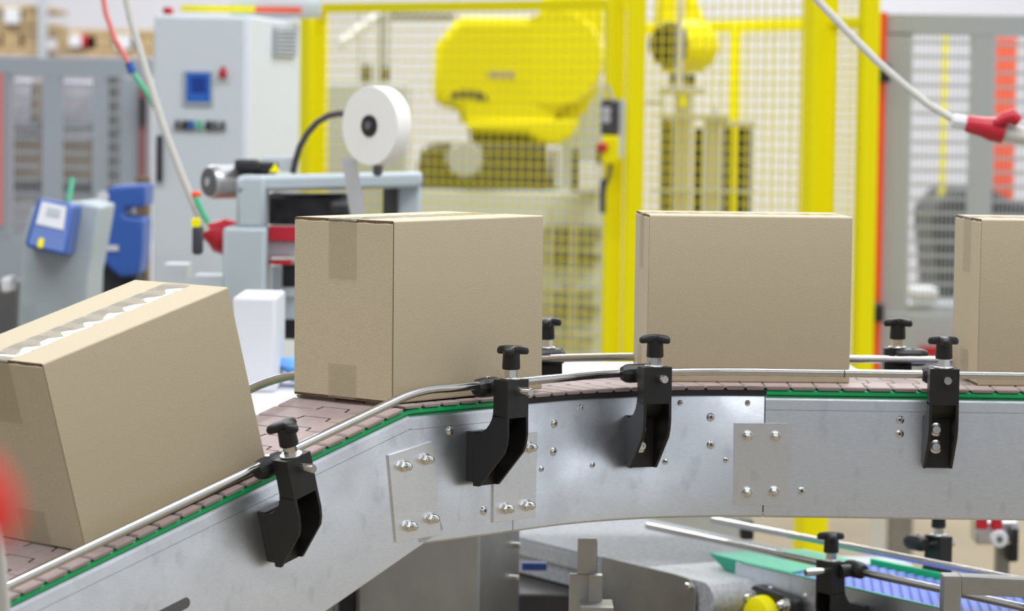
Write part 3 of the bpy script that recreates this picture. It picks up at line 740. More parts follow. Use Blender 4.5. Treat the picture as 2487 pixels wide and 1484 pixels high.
# ================================================================== PACKING TABLE AND THINGS BEHIND THE LINE
def table(name, x0, x1, Y0, Y1, z, label, m='white'):
    xa, xb = at(x0, 900, Y0).x, at(x1, 900, Y0).x
    t = thing(name, (xa/2 + xb/2, (Y0 + Y1)/2, 0), label, 'table')
    mb = MB(); mb.box(xa, xb, Y0, Y1, z - 0.03, z); mb.build('table_top', m, t, bevel=0.008)
    for x in (xa + 0.03, xb - 0.07):
        for y in (Y0 + 0.03, Y1 - 0.07): mb = MB(); mb.box(x, x + 0.04, y, y + 0.04, 0, z - 0.03); mb.build('leg', 'satindark', t)
    return t
xa, xb = at(1310, 900, 5.30).x, at(2128, 900, 5.30).x
mb = MB(); mb.box(xa, xb, 5.26, 5.60, 1.208, 1.238); sh_ = mb.build('side_shelf', 'white', conv, bevel=0.012, label='white side shelf behind the rails')
for x in (0.30, 0.55): mb = MB(); mb.box(x, x + 0.03, YF + WB + 0.004, 5.58, 1.18, 1.208); mb.build('shelf_arm', 'satin', sh_)
table('packing_table', 380, 860, 5.02, 5.62, 1.195, 'pale packing table behind the gap between the tilted carton and the next one')
o = MB().px(566, 712, 672, 944, 5.36, 0.22).build('white_carton', 'white', bevel=0.006); o.location.z = 1.195; WM[o.name] = o.matrix_basis.copy()
tag(o, 'plain white carton standing behind the tilted brown carton', 'box')
c = at(706, 905, 5.5)
mb = MB(); bmesh.ops.create_icosphere(mb.bm, subdivisions=3, radius=0.5)
for v in mb.bm.verts:
    v.co = V((v.co.x*0.12*(1 + .3*math.sin(v.co.z*9)), v.co.y*0.10, v.co.z*0.055*(1 + .3*math.sin(v.co.x*11)))) + V((c.x + 0.045, 5.50, 1.195 + 0.030))
o = mb.build('blue_bag', 'lightblue'); tag(o, 'crumpled bright blue plastic bag on the packing table', 'bag')

# ---- case sealer with tape roll
cs = thing('case_sealer', (at(770, 600, 6.1).x, 6.1, 0), 'grey case sealing machine frame with motor and dark mechanism', 'machine')
YC = 6.0
mb = MB(); mb.px(545, 570, 650, 1500, YC, 0.14); mb.build('lower_column', 'grey', cs, bevel=0.008)
mb = MB(); mb.px(567, 445, 636, 572, YC + 0.01, 0.12); mb.build('upper_column', 'grey', cs, bevel=0.008)
mb = MB()
a, b, c_, d_ = at(567, 447, YC), at(1015, 424, YC + 0.25), at(1015, 462, YC + 0.25), at(567, 486, YC)
mb.hull8([d_, c_, c_ + V((0, .09, 0)), d_ + V((0, .09, 0)), a, b, b + V((0, .09, 0)), a + V((0, .09, 0))]); mb.build('cross_beam', 'grey', cs, bevel=0.008)
mb = MB(); mb.px(962, 430, 1016, 900, YC + 0.26, 0.08); mb.build('right_column', 'grey', cs, bevel=0.006)
mb = MB(); mb.px(926, 462, 962, 900, YC + 0.30, 0.10); mb.build('inner_post', 'darkgrey', cs)
mb = MB(); mb.px(640, 484, 840, 562, YC + 0.16, 0.10); mb.px(790, 500, 845, 540, YC + 0.10, 0.06); mb.build('drive_block', 'dark', cs, bevel=0.01)
mb = MB(); mb.px(600, 410, 660, 440, YC + 0.2, 0.1); mb.px(560, 405, 618, 432, YC + 0.14, 0.06); mb.build('terminal_box', 'dark', cs, bevel=0.006)
mb = MB(); mb.px(625, 398, 700, 432, YC + 0.32, 0.05); mb.build('cover_plate', 'cabinet', cs)
mb = MB(); p3 = [at(x, y, YC + 0.12) for x, y in ((645, 434), (672, 434), (659, 412))]; mb.loft([p3, [q + V((0, 0.004, 0)) for q in p3]]); mb.build('warning_sign', 'yellow', cs)
mb = MB(); mb.px(640, 600, 760, 640, YC + 0.08, 0.10); mb.build('side_arm', 'cabinet', cs, bevel=0.004)
mb = MB(); mb.px(648, 566, 730, 600, YC + 0.05, 0.05); mb.build('red_guard', 'red', cs)
mb = MB(); mb.px(652, 648, 705, 658, YC + 0.05, 0.05); mb.build('red_guard', 'red', cs)
mb = MB(); mb.px(660, 655, 730, 840, YC + 0.2, 0.2); mb.build('lower_mechanism', 'dark', cs, bevel=0.01)
mb = MB(); mb.px(658, 662, 680, 720, YC + 0.15, 0.04); mb.px(676, 716, 722, 735, YC + 0.12, 0.05); mb.px(684, 735, 722, 790, YC + 0.15, 0.05); mb.build('lower_bracket', 'cabinet', cs)
mb = MB(); mb.px(470, 690, 545, 760, YC + 0.2, 0.1); mb.px(395, 665, 452, 700, YC + 0.3, 0.1); mb.build('base_block', 'cabinet', cs)
# motor
mo = MB(); c = at(500, 462, YC + 0.17); ax = V((1, 0.75, 0)).normalized(); 
mo.lathe([(0.030, 0.0), (0.033, 0.004), (0.034, 0.012), (0.034, 0.085), (0.030, 0.09), (0.030, 0.12)], c, ax, 28)
mt = mo.build('motor', 'aluminium', cs)
mb = MB(); mb.lathe([(0.028, -0.003), (0.028, 0.002)], c, ax, 28); fan = mb.build('fan_grille', 'darkgrey', mt)
mb = MB(); mb.lathe([(0.009, -0.005), (0.009, 0.0)], c, ax, 16); mb.build('fan_hub', 'aluminium', mt)
# tape roll
rl = thing('tape_roll', tuple(at(898, 315, 5.9)), 'large white roll of packing tape on a black hub above the sealer', 'tape roll')
c = at(886, 315, 5.88); ax = V((0.78, 0.85, 0)).normalized()
R_ = 0.0745
mb = MB(); mb.lathe([(0.020, 0.0), (R_, 0.0), (R_ + 0.0005, 0.003), (R_ + 0.0005, 0.036), (R_, 0.038), (0.020, 0.038)], c, ax, 64, cap=False); mb.build('tape_winding', 'cream', rl, sharp=30)
mb = MB(); mb.lathe([(0.0205, -0.003), (0.0205, 0.042)], c, ax, 24); h = mb.build('roll_hub', 'black', rl)
mb = MB(); mb.lathe([(0.008, -0.006), (0.008, 0.0)], c, ax, 12); mb.build('hub_screw', 'darkgrey', h)
mb = MB(); mb.tube([c + ax*0.03, c + ax*0.03 + V((0, 0.05, 0)), at(905, 430, 6.0) + V((0, 0.06, 0))], 0.010, 10); mb.build('roll_arm', 'darkgrey', rl)
mb = MB(); q = [at(838, 395, 5.9), at(846, 440, 5.92), at(856, 500, 5.94), at(866, 545, 5.96)]
rg = [[p + V((-0.014, 0, 0)), p + V((0.014, 0.01, 0)), p + V((0.014, 0.0107, 0)), p + V((-0.014, 0.0007, 0))] for p in q]; mb.loft(rg); mb.build('tape_strand', 'white', rl)
# black cable arc
mb = MB(); mb.tube([at(*p, 6.3) for p in ((703, 436), (708, 405), (718, 370), (735, 338), (758, 310), (785, 293), (812, 287), (840, 288))], 0.0065, 12)
o = mb.build('arched_cable', 'hoseblack'); tag(o, 'thick dark cable arching up to the tape roll', 'cable')
# red plug and cord at the sealer
pg = thing('power_plug', tuple(at(520, 605, 5.8)), 'red industrial plug left of the grey sealer column, on a long white cord', 'plug')
mb = MB(); c = at(484, 578, 6.20); ax = V((1, 0.25, -0.30)).normalized()
mb.lathe([(0.009, 0), (0.015, 0.006), (0.024, 0.022), (0.036, 0.036), (0.038, 0.075)], c, ax, 24); mb.build('plug_body', 'red', pg)
mb = MB(); mb.tube([at(*p, 6.05) for p in ((268, -60), (300, 75), (340, 200), (385, 330), (430, 440), (470, 530), (496, 582))], 0.0075, 10); mb.build('white_cord', 'cable', pg)
mb = MB(); mb.px(462, 570, 487, 640, 5.9, 0.03); mb.build('switch_grip', 'hoseblack', pg, bevel=0.006)
mb = MB(); mb.px(460, 552, 478, 572, 5.9, 0.03); mb.build('yellow_collar', 'yellow', pg)

# ---- switch cabinet
YK = 7.5
ca = thing('switch_cabinet', (at(480, 300, YK).x, YK + 0.25, 0), 'tall pale grey electrical cabinet with a small blue touch screen', 'cabinet')
xa, xb, xc = at(360, 300, YK).x, at(592, 300, YK).x, at(716, 300, YK + 0.55).x
zt = at(470, 57, YK).z
mb = MB(); mb.loft([[V((xa, YK, 0.03)), V((xb, YK, 0.03)), V((xc, YK + 0.55, 0.03)), V((xa + 0.08, YK + 0.55, 0.03))], [V((xa, YK, zt)), V((xb, YK, zt)), V((xc, YK + 0.55, zt)), V((xa + 0.08, YK + 0.55, zt))]])
mb.build('cabinet_body', 'cabinet', ca, bevel=0.006)
mb = MB(); mb.box(xa + 0.004, xb - 0.008, YK - 0.018, YK - 0.002, 0.06, zt - 0.006); dr = mb.build('cabinet_door', 'cabinet', ca, bevel=0.004)
mb = MB(); mb.px(371, 352, 384, 466, YK - 0.04, 0.02); mb.build('door_handle', 'black', dr, bevel=0.003)
mb = MB(); mb.px(430, 192, 502, 278, YK - 0.026, 0.01); sc_ = mb.build('screen_bezel', 'greyblue', ca, bevel=0.002)
mb = MB(); mb.px(438, 198, 496, 268, YK - 0.028, 0.003); mb.build('screen', 'screen', sc_)
mb = MB(); mb.px(450, 208, 486, 246, YK - 0.030, 0.002); mb.build('screen_window', 'screenin', sc_)
mb = MB(); c = at(527, 200, YK - 0.02); mb.lathe([(0.010, 0), (0.010, 0.02), (0.008, 0.024)], c, (0, -1, 0), 16); mb.px(521, 182, 532, 192, YK - 0.024, 0.01); mb.build('rotary_switch', 'red', ca)
for k, (x, m_) in enumerate(((420, 'darkgrey'), (438, 'dark'), (453, 'blue'), (472, 'hosegreen'), (494, 'dark'), (510, 'darkgrey'), (529, 'darkgrey'))):
    mb = MB(); c = at(x, 328, YK - 0.02); mb.lathe([(0.0085, 0), (0.0085, 0.010), (0.0065, 0.013)], c, (0, -1, 0), 14); mb.px(x - 7, 314, x + 7, 319, YK - 0.021, 0.003); mb.build('push_button', m_, ca)
sd_n = V((0.55, -(xc - xb), 0)).normalized()
vx = [atp(x, y, V((xb, YK, 0)), sd_n) for x, y in ((644, 152), (698, 152), (698, 78), (644, 78))]
mb = MB(); mb.loft([[p - sd_n*0.002 for p in vx], [p + sd_n*0.006 for p in vx]]); vg = mb.build('vent_grille', 'greyguard', ca)
mb = MB()
for k in range(7):
    t0 = (k + .3)/7.5; pA = vx[0].lerp(vx[3], t0); pB = vx[1].lerp(vx[2], t0)
    mb.hull8([pA + sd_n*.006, pB + sd_n*.006, pB + sd_n*.012, pA + sd_n*.012, pA + UP*.003 + sd_n*.006, pB + UP*.003 + sd_n*.006, pB + UP*.003 + sd_n*.010, pA + UP*.003 + sd_n*.010])
mb.build('vent_slats', 'greyguard', vg)
o = MB().px(376, 30, 398, 54, YK + 0.2, 0.05).build('beacon_lamp', 'red', bevel=0.006); o.location.z = zt; tag(o, 'small dark red beacon on top of the pale cabinet', 'lamp')
# wrapped roll and straps on top of the cabinet
fr = thing('film_bundle', tuple(V((at(620, 40, YK + 0.6).x, YK + 0.6, zt))), 'clear film bundle with a yellow and orange strap lying on the pale cabinet', 'bundle')
mb = MB(); c0, c1 = at(540, 18, YK + 0.5), at(760, 14, YK + 0.5)
mb.tube([V((c0.x, YK + .5, zt + 0.04)), V(((c0.x + c1.x)/2, YK + .5, zt + 0.045)), V((c1.x, YK + .5, zt + 0.04))], [0.03, 0.04, 0.03], 20); mb.build('film', 'film', fr)
mb = MB(); mb.px(420, 33, 600, 49, YK + 0.42, 0.02); mb.build('yellow_strap', 'yellow', fr)
mb = MB(); mb.px(600, 33, 712, 46, YK + 0.42, 0.02); mb.build('orange_strap', 'redhot', fr)

# ---- blue terminal on pedestal, blue machine head
bt = thing('control_pedestal', tuple(V((at(140, 700, 6.5).x, 6.5, 0))), 'grey pedestal carrying a tilted blue terminal with a pale display', 'pedestal')
mb = MB(); mb.pxpoly([(45, 800), (52, 600), (72, 535), (190, 520), (238, 530), (222, 640), (212, 700), (208, 1500), (45, 1500)], 6.55, 0.25); mb.build('pedestal_body', 'grey', bt, bevel=0.006)
mb = MB(); f = [at(x, y, 6.40) for x, y in ((55, 630), (160, 652), (160, 528), (75, 512))]; f[2].y += 0.06; f[3].y += 0.06
b4 = [at(x, y, 6.56) for x, y in ((75, 640), (178, 652), (196, 525), (90, 515))]
mb.hull8([f[0], f[1], b4[1], b4[0], f[3], f[2], b4[2], b4[3]]); te = mb.build('terminal', 'blue', bt, bevel=0.008)
def onf(u, v, lift=0.003):
    p = f[0].lerp(f[1], u).lerp(f[3].lerp(f[2], u), v); n = (f[1] - f[0]).cross(f[3] - f[0]).normalized(); n = n if n.y < 0 else -n
    return p + n*lift
def quad(name, m_, u0, u1, v0, v1, lift, parent):
    mb = MB(); b = [onf(u, v, 0.0) for u, v in ((u0, v0), (u1, v0), (u1, v1), (u0, v1))]; t = [onf(u, v, lift) for u, v in ((u0, v0), (u1, v0), (u1, v1), (u0, v1))]
    mb.loft([b, t]); return mb.build(name, m_, parent)
quad('display_frame', 'white', 0.14, 0.84, 0.46, 0.92, 0.004, te); quad('display_window', 'greyguard', 0.34, 0.70, 0.66, 0.82, 0.006, te); quad('warning_dot', 'yellow', 0.30, 0.42, 0.03, 0.20, 0.006, te)
o = MB().tube([at(160, 520, 6.6), at(168, 462, 6.62)], 0.006, 10).build('green_hose_stub', 'hosegreen', bt)
bm_ = thing('blue_machine_head', tuple(V((at(290, 600, 6.8).x, 6.8, 0))), 'curved dark blue machine casing between the pedestal and the pale cabinet', 'machine')
mb = MB(); mb.pxpoly([(238, 545), (240, 500), (262, 478), (346, 472), (346, 528), (300, 530), (292, 545), (300, 552), (344, 556), (342, 640), (336, 692), (290, 702), (252, 668), (225, 640), (228, 590)], 6.95, 0.16)
mb.build('casing', 'blue', bm_, bevel=0.02, seg=3)
mb = MB(); mb.lathe([(0.013, 0), (0.013, 0.004)], at(244, 505, 6.945), (0, -1, 0), 16); mb.build('round_badge', 'white', bm_)
mb = MB(); mb.px(256, 622, 284, 636, 6.945, 0.004); mb.build('name_badge', 'lavender', bm_)
mb = MB(); mb.px(222, 640, 338, 1500, 7.0, 0.15); mb.build('machine_base', 'dark', bm_, bevel=0.01)
mb = MB(); mb.px(0, 720, 46, 1400, 6.9, 0.2); mb.build('side_block', 'darkgrey', bm_)
o = MB().px(0, 708, 22, 745, 6.4, 0.1).build('white_tub', 'white', bevel=0.006); tag(o, 'white tub at the left edge above the tilted carton', 'tub')
mb = MB(); mb.px(340, 455, 366, 2100, 7.2, 0.08); o = mb.build('warm_panel', 'wooddark'); tag(o, 'narrow brown upright board left of the pale cabinet', 'board')

# ================================================================== GUARD DOORS (grey, perforated)
def guard_grid(parent, x0, y0, x1, y1, Y, m_, pv=0.012, ph=0.0395, wv=0.0025, wh=0.008):
    A, B = at(x0, y0, Y), at(x1, y1, Y); mb = MB()
    x = A.x
    while x < B.x: mb.box(x, x + wv, Y + 0.002, Y + 0.004, B.z, A.z); x += pv
    z = A.z - 0.02
    while z > B.z: mb.box(A.x, B.x, Y + 0.001, Y + 0.005, z - wh, z); z -= ph
    return mb.build('perforated_panel', m_, parent)
def guard(name, Y, spans, y0, y1, wins, label, m_, grid, foot=[]):
    g = thing(name, tuple(V((at((spans[0] + spans[1])/2, 300, Y).x, Y, 0))), label, 'guard')
    xs = sorted(set([spans[0], spans[1]] + [w[0] for w in wins] + [w[2] for w in wins]))
    mb = MB(); mb.px(spans[0], y0, spans[1], wins[0][1], Y, 0.04); mb.build('top_panel', m_, g)
    mb = MB(); mb.px(spans[0], wins[0][3], spans[1], y1, Y, 0.04); mb.build('bottom_panel', m_, g)
    for a, b in zip(xs[:-1], xs[1:]):
        if not any(w[0] <= a and w[2] >= b for w in wins):
            mb = MB(); mb.px(a, wins[0][1], b, wins[0][3], Y, 0.04); mb.build('stile', m_, g)
    for w in wins: guard_grid(g, w[0], w[1], w[2], w[3], Y, grid)
    for a, b, mm in foot:
        mb = MB(); mb.px(a, y1, b, 257 + 7500*1.7/Y, Y, 0.05); mb.build('post', mm, g)
    return g
gr_ = guard('guard_door', 8.6, (2137, 2760), 5, 1100, [(2200, 55, 2346, 735), (2400, 55, 2700, 735)], 'grey guard door with perforated windows at the right edge', 'greyguard', 'greyguard', foot=[(2130, 2166, 'white'), (2175, 2232, 'satindark')])
mb = MB(); mb.px(2115, 5, 2138, 1150, 8.58, 0.06); mb.build('edge_strip', 'redhot', gr_, label='orange red edge strip')
for y in (130, 713): mb = MB(); mb.px(2120, y, 2148, y + 46, 8.5, 0.07); mb.build('hinge', 'black', gr_, bevel=0.006)
gl = guard('guard_fence', 8.9, (-60, 356), 172, 1250, [(18, 215, 92, 610), (138, 215, 214, 610), (248, 215, 284, 610)], 'grey guard fence with perforated windows at the left edge', 'greyblue', 'greyblue')
mb = MB(); mb.px(326, 232, 342, 480, 8.88, 0.02); mb.build('red_stripe', 'dullred', gl)
mb = MB(); mb.px(326, 262, 340, 330, 8.86, 0.02); mb.build('latch', 'dark', gl)
mb = MB(); mb.px(-20, 212, -7, 580, 8.86, 0.02); mb.build('red_stripe', 'hosered', gl)
# goods behind the guard fence
for k, (x0, y0, x1, y1, m_, lb) in enumerate([
    (10, 225, 60, 335, 'lavender', 'wrapped grey goods behind the first guard window, upper part'),
    (62, 225, 118, 335, 'brown', 'brown cartons behind the first guard window, upper part'),
    (10, 358, 118, 474, 'brown', 'brown cartons behind the first guard window, middle'),
    (10, 490, 118, 620, 'lavender', 'grey goods behind the first guard window, bottom'),
    (135, 225, 222, 335, 'lavender', 'wrapped pale goods behind the second guard window, upper part'),
    (135, 366, 222, 474, 'brown', 'brown carton behind the second guard window, middle'),
    (135, 490, 222, 620, 'lavender', 'wrapped goods behind the second guard window, bottom')]):
    o = MB().px(x0, y0, x1, y1, 10.62, 0.3).build('stored_goods', m_, bevel=0.01); tag(o, lb, 'goods')
sh = thing('storage_rack', tuple(V((at(150, 600, 11).x, 11.2, 0))), 'dark storage rack holding goods behind the grey guard fence', 'rack')
for y in (336, 476, 622): mb = MB(); mb.px(-40, y, 300, y + 12, 10.55, 0.6); mb.build('shelf', 'darkgrey', sh)
for x in (122, 254, -30): mb = MB(); mb.px(x, 190, x + 12 + (22 if x == 254 else 0), 1500, 10.5, 0.05); mb.build('rack_post', 'darkgrey', sh)
mb = MB(); mb.px(-40, 200, 300, 1500, 11.3, 0.02); mb.build('rack_back', 'lavender', sh)

# ---- things behind the right guard door
rw = thing('dark_machine', tuple(V((at(2320, 600, 10).x, 10.0, 0))), 'black machine with a tall red panel and thin yellow upright behind the right guard door', 'machine')
mb = MB(); mb.pxpoly([(2260, 520), (2262, 480), (2285, 455), (2300, 432), (2400, 425), (2440, 450), (2520, 470), (2540, 800), (2280, 830), (2275, 650)], 10.0, 0.5); mb.build('machine_body', 'dark', rw, bevel=0.02)
mb = MB(); mb.px(2200, 712, 2480, 735, 9.7, 0.3); mb.px(2180, 745, 2500, 1100, 9.8, 0.3); mb.build('machine_plinth', 'greyguard', rw)
mb = MB(); mb.px(2274, 40, 2288, 520, 10.1, 0.03); mb.build('yellow_upright', 'yellow', rw)
mb = MB(); mb.px(2405, 58, 2452, 452, 10.1, 0.03); mb.build('red_panel', 'redhot', rw)
o = MB().px(2215, 672, 2280, 708, 9.6, 0.15).build('white_bin', 'white', bevel=0.01); tag(o, 'white bin behind the lower left of the right guard window', 'bin')
o = MB().px(2400, 822, 2500, 850, 8.5, 0.03).build('red_label', 'red'); 
bpy.data.objects.remove(o)
o = MB().px(2236, 815, 2330, 838, 8.55, 0.03).build('warning_strip', 'red'); o.parent = gr_; o.matrix_basis = WM[gr_.name].inverted() @ WM[o.name]

# ================================================================== YELLOW SAFETY FENCE
def fence_span(parent, A, B, z0, z1, pitch=0.030, r=0.0019):
    d = (B - A); Lf = d.length; d.normalize(); n = V((-d.y, d.x, 0)); mb = MB()
    Tm = frame(A, d, n, UP); x = pitch*0.5
    while x < Lf: mb.box(x - r, x + r, -r, r, z0, z1, Tm); x += pitch
    z = z0
    while z < z1: mb.box(0, Lf, r, 3*r, z - r, z + r, Tm); z += pitch
    return mb.build('mesh_panel', 'yellowmesh', parent)
def rail_between(parent, A, B, z0, z1, w=0.03, m_='yellow', name='top_rail'):
    d = (B - A); Lf = d.length; d.normalize(); n = V((-d.y, d.x, 0)); mb = MB(); mb.box(0, Lf, -w/2, w/2, z0, z1, frame(A, d, n, UP)); return mb.build(name, m_, parent)
def yp(x, Y): p = at(x, 257, Y); p.z = 0; return p
def post(parent, p, w, z1, rot=0.6, z0=0.0):
    mb = MB(); T = Matrix.Translation(p) @ Matrix.Rotation(rot, 4, 'Z'); w2 = w/2; mb.box(-w2, w2, -w2, w2, z0, z1, T); return mb.build('post', 'yellow', parent, bevel=0.004)
FA, FBp, FC, FD = yp(747, 9.5), yp(1502, 8.75), yp(1976, 8.3), yp(2094, 8.2)
sf_ = thing('safety_fence', tuple(FBp), 'yellow safety fence with wire mesh panels in front of the robots', 'fence')
post(sf_, FA, 0.066, 2.005)
post(sf_, yp(1480, 8.77), 0.050, 2.4, 0.12); post(sf_, yp(1528, 8.7), 0.048, 2.4, 0.12)
post(sf_, FC, 0.072, 2.4, 0.35); post(sf_, FD, 0.046, 2.4, 0.25, 0.66); rail_between(sf_, FC, FD, 0.66, 0.69, name='bottom_rail')
rail_between(sf_, FA, FBp, 1.975, 2.005); rail_between(sf_, FBp, FC, 2.3, 2.33)
rail_between(sf_, FA, FBp, 0.66, 0.69, name='bottom_rail'); rail_between(sf_, FBp, FC, 0.66, 0.69, name='bottom_rail')
fence_span(sf_, FA, FBp, 0.69, 1.975); fence_span(sf_, FBp, FC, 0.69, 2.3); fence_span(sf_, FC, FD, 0.69, 2.3, 0.022)
rail_between(sf_, FC, FD, at(2040, 40, 8.25).z, at(2040, 22, 8.25).z)
bf_a, bf_b = yp(1548, 11.7), yp(2110, 10.5)
bf = thing('safety_fence', tuple(bf_a), 'yellow back fence of the robot cell, with one upright in its middle', 'fence')
rail_between(bf, bf_a, bf_b, 1.975, 2.02); rail_between(bf, bf_a, bf_b, 0.4, 0.43, name='bottom_rail')
fence_span(bf, bf_a, bf_b, 0.43, 1.975, 0.032, 0.0009)
m = bf_a.lerp(bf_b, 0.53); post(bf, yp(1770, m.y), 0.038, 2.0, 0.3)

# pendant box and emergency stop on the fence post
pb = thing('pendant_station', tuple(at(1475, 400, 8.6)), 'black pendant above a yellow box with red stop button on the fence post', 'control station')
mb = MB(); mb.px(1448, 235, 1492, 322, 8.62, 0.05); bx = mb.build('pendant_body', 'hoseblack', pb, bevel=0.006)
for y in (263, 283): mb = MB(); mb.lathe([(0.012, 0), (0.012, 0.004)], at(1460, y, 8.62), (0, -1, 0), 20); mb.build('emblem', 'lavender', bx)
mb = MB(); mb.px(1492, 235, 1506, 375, 8.64, 0.04); mb.build('back_plate', 'cabinet', pb)
mb = MB(); mb.px(1452, 325, 1492, 392, 8.60, 0.06); yb = mb.build('stop_box', 'yellow', pb, bevel=0.006)
mb = MB(); mb.lathe([(0.008, 0), (0.014, 0.012), (0.015, 0.024), (0.010, 0.030)], at(1462, 352, 8.60), V((-0.7, -0.7, 0)), 20); mb.build('stop_button', 'red', yb)
mb = MB(); mb.tube([at(1474, 392, 8.62), at(1470, 420, 8.62), at(1460, 450, 8.62), at(1457, 510, 8.62)], 0.006, 10); mb.px(1450, 430, 1464, 512, 8.62, 0.03); mb.build('cord', 'hoseblack', pb)
mb = MB(); mb.tube([at(1462, 200, 8.62), at(1470, 225, 8.62), at(1478, 240, 8.62)], 0.005, 8); mb.build('hook', 'aluminium', pb)

# ================================================================== ROBOTS
rb_ = thing('palletising_robot', tuple(V((at(1240, 700, 11.6).x, 11.6, 0))), 'large yellow industrial robot on a black base behind the fence', 'robot')
YR = 11.4
mb = MB(); mb.pxpoly([(1037, 118), (1092, 44), (1285, 40), (1330, 60), (1365, 110), (1375, 170), (1362, 235), (1335, 285), (1290, 345), (1250, 318), (1110, 312), (1100, 268), (1060, 265), (1037, 245)], YR, 0.42); mb.build('arm_housing', 'robot', rb_, bevel=0.03, seg=3)
mb = MB(); mb.pxpoly([(1290, 48), (1300, -40), (1450, -60), (1450, 90), (1440, 215), (1412, 262), (1392, 290), (1350, 320), (1330, 270), (1360, 150)], YR + 0.12, 0.35); mb.build('upper_arm', 'robot', rb_, bevel=0.03, seg=3)
mb = MB(); c = at(1345, 140, YR + 0.10); mb.lathe([(0.16, 0), (0.175, 0.03), (0.175, 0.12)], c, V((-0.2, -1, 0)), 40); mb.build('joint_ring', 'robot', rb_)
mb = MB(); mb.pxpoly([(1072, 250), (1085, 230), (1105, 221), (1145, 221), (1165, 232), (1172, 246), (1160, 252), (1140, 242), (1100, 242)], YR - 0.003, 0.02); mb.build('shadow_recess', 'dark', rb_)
mb = MB(); mb.px(1170, 172, 1235, 190, YR - 0.004, 0.01); mb.build('nameplate', 'brown', rb_)
mb = MB(); mb.tube([at(x, y, YR + 0.0) for x, y in ((1350, 55), (1372, 100), (1381, 150), (1376, 200), (1358, 250))], 0.008, 8); mb.build('joint_seam', 'dark', rb_)
mb = MB(); mb.pxpoly([(1110, 300), (1395, 285), (1380, 330), (1340, 350), (1290, 345), (1270, 325), (1130, 322)], YR - 0.03, 0.5); mb.build('turret', 'robot', rb_, bevel=0.02)
mb = MB(); mb.px(1130, 318, 1310, 352, YR + 0.05, 0.4); mb.build('turret_ring', 'dark', rb_)
mb = MB(); mb.pxpoly([(1000, 462), (1004, 400), (1020, 360), (1090, 350), (1320, 345), (1330, 460)], YR - 0.05, 0.5); mb.build('base_casting', 'dark', rb_, bevel=0.02)
mb = MB(); mb.px(1350, 200, 1460, 470, YR + 0.6, 0.2); mb.build('cable_cabinet', 'greyguard', rb_)
for x in (1330, 1384, 1440): mb = MB(); mb.px(x, 360, x + 14, 470, YR - 0.0, 0.2); mb.build('base_rib', 'dark', rb_)
mb = MB(); mb.lathe([(0.07, 0), (0.06, 0.05)], at(1120, 390, YR - 0.07), (0, -1, 0), 20); mb.build('base_motor', 'greyguard', rb_)
mb = MB(); z1 = at(1230, 462, YR).z; xa, xb = at(960, 500, YR).x, at(1500, 500, YR).x; mb.box(xa, xb, YR - 0.1, YR + 0.8, 0, z1); mb.build('plinth', 'cabside', rb_, bevel=0.01)
mb = MB(); mb.px(1400, 395, 1452, 460, YR - 0.2, 0.2); mb.build('junction_box', 'white', rb_)
for y0, y1, m_ in ((545, 580, 'darkgrey'), (615, 632, 'dark'), (690, 700, 'greyguard'), (740, 760, 'darkgrey'), (800, 815, 'greyguard')):
    mb = MB(); mb.px(1318, y0, 1452, y1, YR - 0.16, 0.08); mb.build('plinth_band', m_, rb_)
for x in (1330, 1385): mb = MB(); mb.px(x, 500, x + 8, 900, YR - 0.2, 0.04); mb.build('plinth_pipe', 'aluminium', rb_)

r2_ = thing('handling_robot', tuple(V((at(1640, 300, 10).x, 9.9, 0))), 'yellow robot wrist with black round face holding a tall gripper', 'robot')
YG = 9.6
mb = MB(); c = at(1608, 98, YG); mb.lathe([(0.0, -0.02), (0.062, -0.018), (0.070, 0.0)], c, (0.6, 1, 0), 32); wf = mb.build('wrist_face', 'black', r2_)
mb = MB(); mb.lathe([(0.071, 0.001), (0.080, 0.02), (0.088, 0.10), (0.080, 0.18)], c, (0.6, 1, 0), 32); mb.build('wrist_housing', 'robot', r2_)
mb = MB(); mb.pxpoly([(1578, 60), (1580, -60), (1660, -60), (1700, 60), (1702, 160), (1650, 168), (1600, 168), (1590, 140)], YG + 0.1, 0.2); mb.build('fore_arm', 'robot', r2_, bevel=0.02)
mb = MB(); mb.lathe([(0.042, 0), (0.042, 0.035)], at(1640, 198, YG + 0.12), (0, 0, 1), 24); mb.build('tool_flange', 'black', r2_)
mb = MB(); mb.px(1625, -60, 1642, 205, YG - 0.05, 0.02); mb.build('hose', 'lavender', r2_)
mb = MB(); mb.px(1592, 203, 1700, 218, YG + 0.02, 0.25); mb.px(1592, 265, 1760, 280, YG + 0.02, 0.2); mb.px(1592, 218, 1600, 500, YG + 0.05, 0.05); mb.px(1628, 218, 1668, 620, YG + 0.05, 0.05); mb.px(1704, 275, 1742, 620, YG + 0.05, 0.05); mb.px(1738, 280, 1825, 294, YG + 0.05, 0.2); g = mb.build('gripper_frame', 'aluminium', r2_)
for x0, x1, y0 in ((1600, 1624, 282), (1676, 1698, 300), (1748, 1770, 296), (1782, 1816, 296)):
    mb = MB(); mb.px(x0, y0, x1, 640, YG + 0.08, 0.06); mb.build('gripper_cylinder', 'dark', r2_, bevel=0.006)
mb = MB(); mb.px(1640, 222, 1650, 250, YG, 0.02); mb.build('yellow_tag', 'yellow', r2_)
mb = MB(); mb.px(1570, 448, 1820, 456, YG + 0.04, 0.02); mb.build('cross_tube', 'greyguard', r2_)
mb = MB(); mb.px(1590, 600, 1830, 2200, YG + 0.06, 0.3); mb.build('gripper_stand', 'greyguard', r2_)
mb = MB(); mb.px(1548, 236, 1596, 244, YG + 0.05, 0.02); mb.px(1715, 250, 1728, 300, YG + 0.03, 0.03); mb.build('air_fitting', 'greyguard', r2_)
